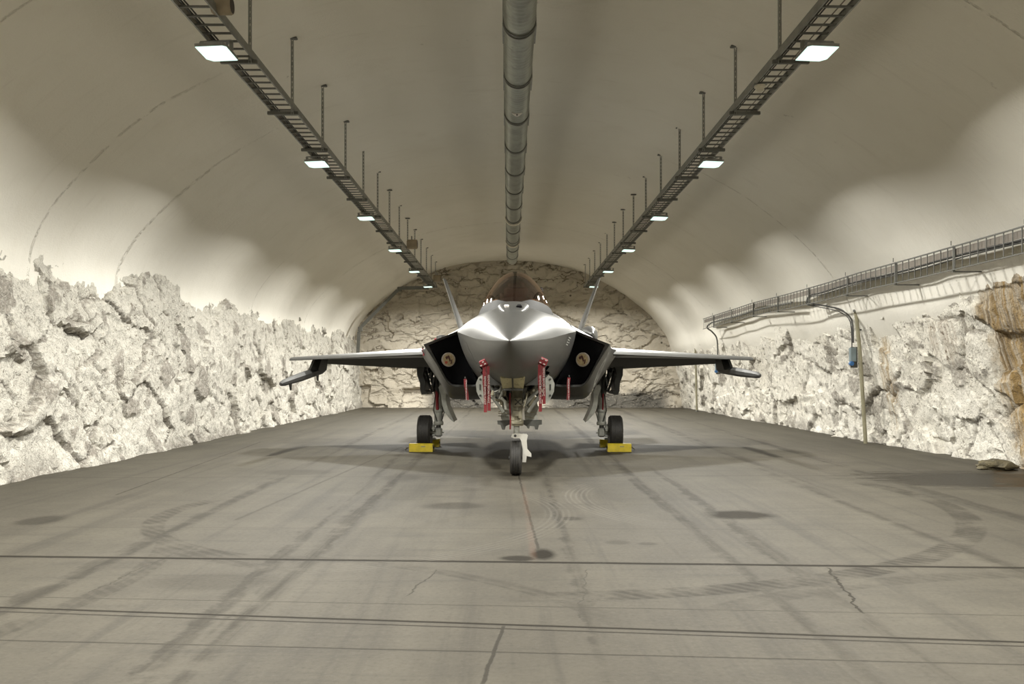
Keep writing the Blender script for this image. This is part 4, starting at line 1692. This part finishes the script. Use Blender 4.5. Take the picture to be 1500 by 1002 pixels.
# roundel on the viewer's right intake cheek
def cheek(u, v):
    """point on the outer right cowl face: u along length 0..1, v up 0..1"""
    a = Vector((1.285, 6.08, 1.33)).lerp(Vector((1.65, 5.75, 2.13)), v)
    b = Vector((1.335, 6.88, 1.24)).lerp(Vector((1.77, 6.78, 2.12)), v)
    q = a.lerp(b, u)
    n_ = Vector((.93, -.17, -.33)).normalized()
    hit = COWL_TREE.ray_cast(q + n_ * .6, -n_)
    return (hit[0] if hit[0] else q) + n_ * .006


m = MB()
N = 40
for i in range(N):
    t0, t1 = 2 * math.pi * i / N, 2 * math.pi * (i + 1) / N
    def pt(t_, r_):
        return cheek(.45 + .46 * r_ * math.cos(t_), .46 + .32 * r_ * math.sin(t_))
    m.add([pt(t0, .74), pt(t1, .74), pt(t1, 1.0), pt(t0, 1.0)], [(0, 1, 2, 3)])
for a in (45, 135, 225, 315):
    t_ = R(a)
    m.add([cheek(.45 + .42 * r_ * math.cos(t_ + dt), .46 + .30 * r_ * math.sin(t_ + dt)) for r_, dt in ((.2, -.3), (.8, -.09), (.8, .09), (.2, .3))], [(0, 1, 2, 3)])
m.add([cheek(.45 + a, .86 + b) for a, b in ((-.15, -.02), (.1, -.02), (.1, .03), (-.15, .03))], [(0, 1, 2, 3)])
o = m.build('roundel', MT['pale_print'], jet, 0)
o['label'] = 'pale low-visibility roundel ring on the intake cheek'

# ---------------------------------------------------------------- covers and streamers (things laid on the jet)
for sd in (-1, 1):
    lip = LIPS[sd]
    t = empty('intake_cover', JM @ Vector((sd * 1.1, 5.9, 1.9)), YAW)
    side = 'left' if sd < 0 else 'right'
    tag(t, 'black intake plug with a tan round emblem in the %s air intake' % ('left-hand' if sd < 0 else 'right-hand'), 'intake cover', 'intake covers')
    c0 = Vector((sd * 1.1, 5.9, 1.9))
    m = MB()
    ring = [Vector((q[0] * .99, q[1] + .12, 1.85 + (q[2] - 1.85) * .975)) - c0 for q in lip]
    back = [q + Vector((0, .35, 0)) for q in ring]
    cen = sum(ring, Vector()) / len(ring)
    n = len(ring)
    vs = ring + back + [cen]
    fs = [(i, (i + 1) % n, n + (i + 1) % n, n + i) for i in range(n)] + [(2 * n, (i + 1) % n, i) for i in range(n)]
    m.add(vs, fs)
    m.build('plug', MT['black_foam'], t, 30)
    # emblem disc on the plug face, facing forward and slightly along the swept mouth
    ctr = jl(657.3 if sd < 0 else 853.3, 526.8, 5.30) - c0
    em_ = empty('emblem', ctr, 0, t)
    yawe = R(30) * -sd * -1
    Rm = Matrix.Rotation(-yawe if sd > 0 else -yawe, 4, 'Z')
    Rm = Matrix.Rotation(R(-28) * sd, 4, 'Z')
    def disc(r0, r1, d0, d1, squash=1.0):
        q = MB()
        NN = 36
        o_ = [(r1 * math.cos(2 * math.pi * i / NN), r1 * math.sin(2 * math.pi * i / NN)) for i in range(NN)]
        q.prism(o_, d0, d1)
        return q.moved(Rm)
    disc(0, .122, -.004, .03).build('emblem_rim', MT['emblem_ring'], em_, 25)
    disc(0, .103, -.008, .0).build('emblem_disc', MT['emblem_tan'], em_, 25)
    q = MB()
    shp = [[(-.055, .035), (-.03, .05), (-.012, .03), (-.03, .0), (-.045, .01)], [(-.025, .05), (-.008, .062), (.008, .05), (.022, .01), (.028, -.02), (.012, -.028), (.0, .0), (-.012, .03)],
           [(.035, .0), (.05, .005), (.048, -.03), (.04, -.058), (.018, -.058), (.03, -.035)]]
    for k_, pl in enumerate(shp):
        pl = [(a * 1.25, b * 1.25) for a, b in pl]
        q.prism(pl, -.011, -.0075)
    q.moved(Rm).build('emblem_figure', MT['emblem_dark'], em_, 0)
    q = MB()
    q.prism([(-.07, -.03), (-.03, -.025), (-.02, -.055), (-.05, -.075), (-.075, -.06)] if sd < 0 else [(-.004, .035), (.02, .03), (.024, .0), (.006, .004)], -.0095, -.0072)
    q.moved(Rm).build('emblem_accent', MT['emblem_red'], em_, 0)


def text_mesh(body, size, name, mat, parent, mat4):
    cu = bpy.data.curves.new(name, 'FONT')
    cu.body = body
    cu.size = size
    cu.align_x = 'CENTER'
    cu.align_y = 'CENTER'
    cu.extrude = .0008
    tmp = bpy.data.objects.new(name + '_tmp', cu)
    me = bpy.data.meshes.new_from_object(tmp)
    bpy.data.objects.remove(tmp)
    me.name = name
    me.materials.append(mat)
    o = bpy.data.objects.new(name, me)
    COL.objects.link(o)
    o.parent = parent
    o.matrix_local = mat4
    return o


def streamer(px, py0, py1, s, wid, label, clamp, lean=0.0, text=True, double=False):
    top = jl(px, py0, s)
    bot = jl(px + lean, py1, s)
    t = empty('warning_streamer', JM @ bot, YAW)
    tag(t, label, 'streamer', 'red warning streamers hanging on the jet')
    v = top - bot
    for j in range(2 if double else 1):
        off = Vector((wid * 1.15 * j, .012 * j, .10 * j if px > 745 else .02 * j))
        pts = spline([v + Vector((off.x, off.y, 0)), v * .66 + Vector((off.x - .006, -.012 + off.y, off.z * .3)), v * .33 + Vector((off.x + .004, .006 + off.y, off.z * .6)), off], 5)
        m = MB()
        rr = []
        for i, p_ in enumerate(pts):
            rr.append([p_ + Vector((a * wid / 2, b, 0)) for a, b in ((-1, -.003), (1, -.003), (1, .003), (-1, .003))])
        m.loft(rr, True, (True, True))
        b_ = m.build('strap', MT['red'], t, 30)
        if text:
            mid = v * .47 + off
            R4 = Matrix.Translation(mid + Vector((0, -.02, 0))) @ Matrix(((0, 1, 0, 0), (0, 0, -1, 0), (-1, 0, 0, 0), (0, 0, 0, 1))) 
            tm = text_mesh('REMOVE BEFORE FLIGHT', min(wid * .8, v.length * .085), 'strap_lettering', MT['white_print'], b_, R4)
    if clamp:
        m = MB()
        tl = R(-24 if px < 745 else 24)
        m.box(v + Vector((wid * .5, .03, .05)), (.17, .10, .10), Matrix.Rotation(tl, 3, 'Y'), .015)
        c_ = m.build('probe_cover', MT['red'], t)
        m = MB()
        for a in (-.05, 0, .05):
            for zz in (-.024, .024):
                m.box(v + Vector((wid * .5 + a + zz * .5, -.022, .05 + zz - a * math.tan(tl))), (.026, .006, .014), Matrix.Rotation(tl, 3, 'Y'))
        m.build('cover_stripe', MT['white_print'], c_, 0)
    else:
        MB().lathe([(.012, 0), (.016, .01), (.016, .03), (.01, .04)], v + Vector((0, 0, 0)), 'z', 10).build('clip', MT['gear_dark'], t)
    return t


streamer(709.5, 536, 604, 1.66, .042, 'double red warning streamer hanging from the probe left of the nose', True, 1.5, True, True)
streamer(790.5, 534, 603, 1.66, .042, 'double red warning streamer hanging from the probe right of the nose', True, 1.0, True, True)
streamer(681.5, 555, 586, 5.28, .05, 'short red warning streamer hanging out of the left-hand intake', False, 3, True)
streamer(833.5, 553, 586, 5.28, .05, 'short red warning streamer hanging out of the right-hand intake', False, -1.5, True)
streamer(747.3, 576, 629, 4.2, .025, 'thin dark red streamer hanging beside the nose gear strut', False, 0, False)
streamer(619.5, 510, 521, 7.4, .03, 'tiny red tag hanging at the left wing root', False, 1, False)
# red and black cover on the left shoulder
t = empty('vent_cover', JM @ Vector((-1.50, 7.4, 2.285)), YAW)
tag(t, 'small black and red cover lying on the left shoulder of the jet', 'cover')
MB().lathe([(.10, 0), (.12, .03), (.10, .10), (.04, .12)], (0, 0, 0), 'z', 20).build('cover_cap', MT['gear_dark'], t)
MB().box((-.11, 0, .03), (.07, .12, .05), None, .015).build('cover_flap', MT['red'], t)

# ---------------------------------------------------------------- wheel chocks
def chock(loc, label, front):
    t = empty('wheel_chock', loc, YAW)
    tag(t, label, 'wheel chock', 'yellow wheel chocks')
    pr = [(-.17, 0), (.17, 0), (.165, .05), (.03, .17), (-.15, .17), (-.17, .15)] if front else [(.17, 0), (-.17, 0), (-.165, .05), (-.03, .17), (.15, .17), (.17, .15)]
    MB().prism(pr, -.25, .25, 'yz').build('chock_block', MT['yellow'], t, 20)
    m = MB()
    for sx in (-1, 1):
        m.lathe([(.025, 0), (.03, .01), (.025, .02)], (sx * .255 - .01, -.06, .09), 'x', 12)
    m.build('rope_eye', MT['gear_dark'], t)
    MB().box((.05, (-.171 if front else .171), .11), (.09, .004, .02)).build('worn_mark', MT['pipe_olive'], t, 0)
    return t


for sd, word in ((-1, 'left-hand'), (1, 'right-hand')):
    c = JM @ Vector((sd * 2.10, 9.7, 0))
    dx = .0
    chock((c.x + dx, 19.20, 0), 'yellow wheel chock in front of the %s main wheel' % word, True)
    chock((c.x - .03 * sd, c.y + .56, 0), 'yellow wheel chock behind the %s main wheel' % word, False)
    xo = c.x + sd * .275
    pts = [(xo, 19.14, .09), (xo + sd * .10, 19.5, .02), (xo + sd * .14, 19.9, .014), (xo + sd * .05, 20.3, .03), (xo - sd * .06, 20.5, .09)]
    tag(MB().tube(spline(pts, 6), .010, 8).build('chock_rope', MT['cable_brown']), 'thin rope tying the chocks beside the %s main wheel' % word, 'rope', 'chock ropes')
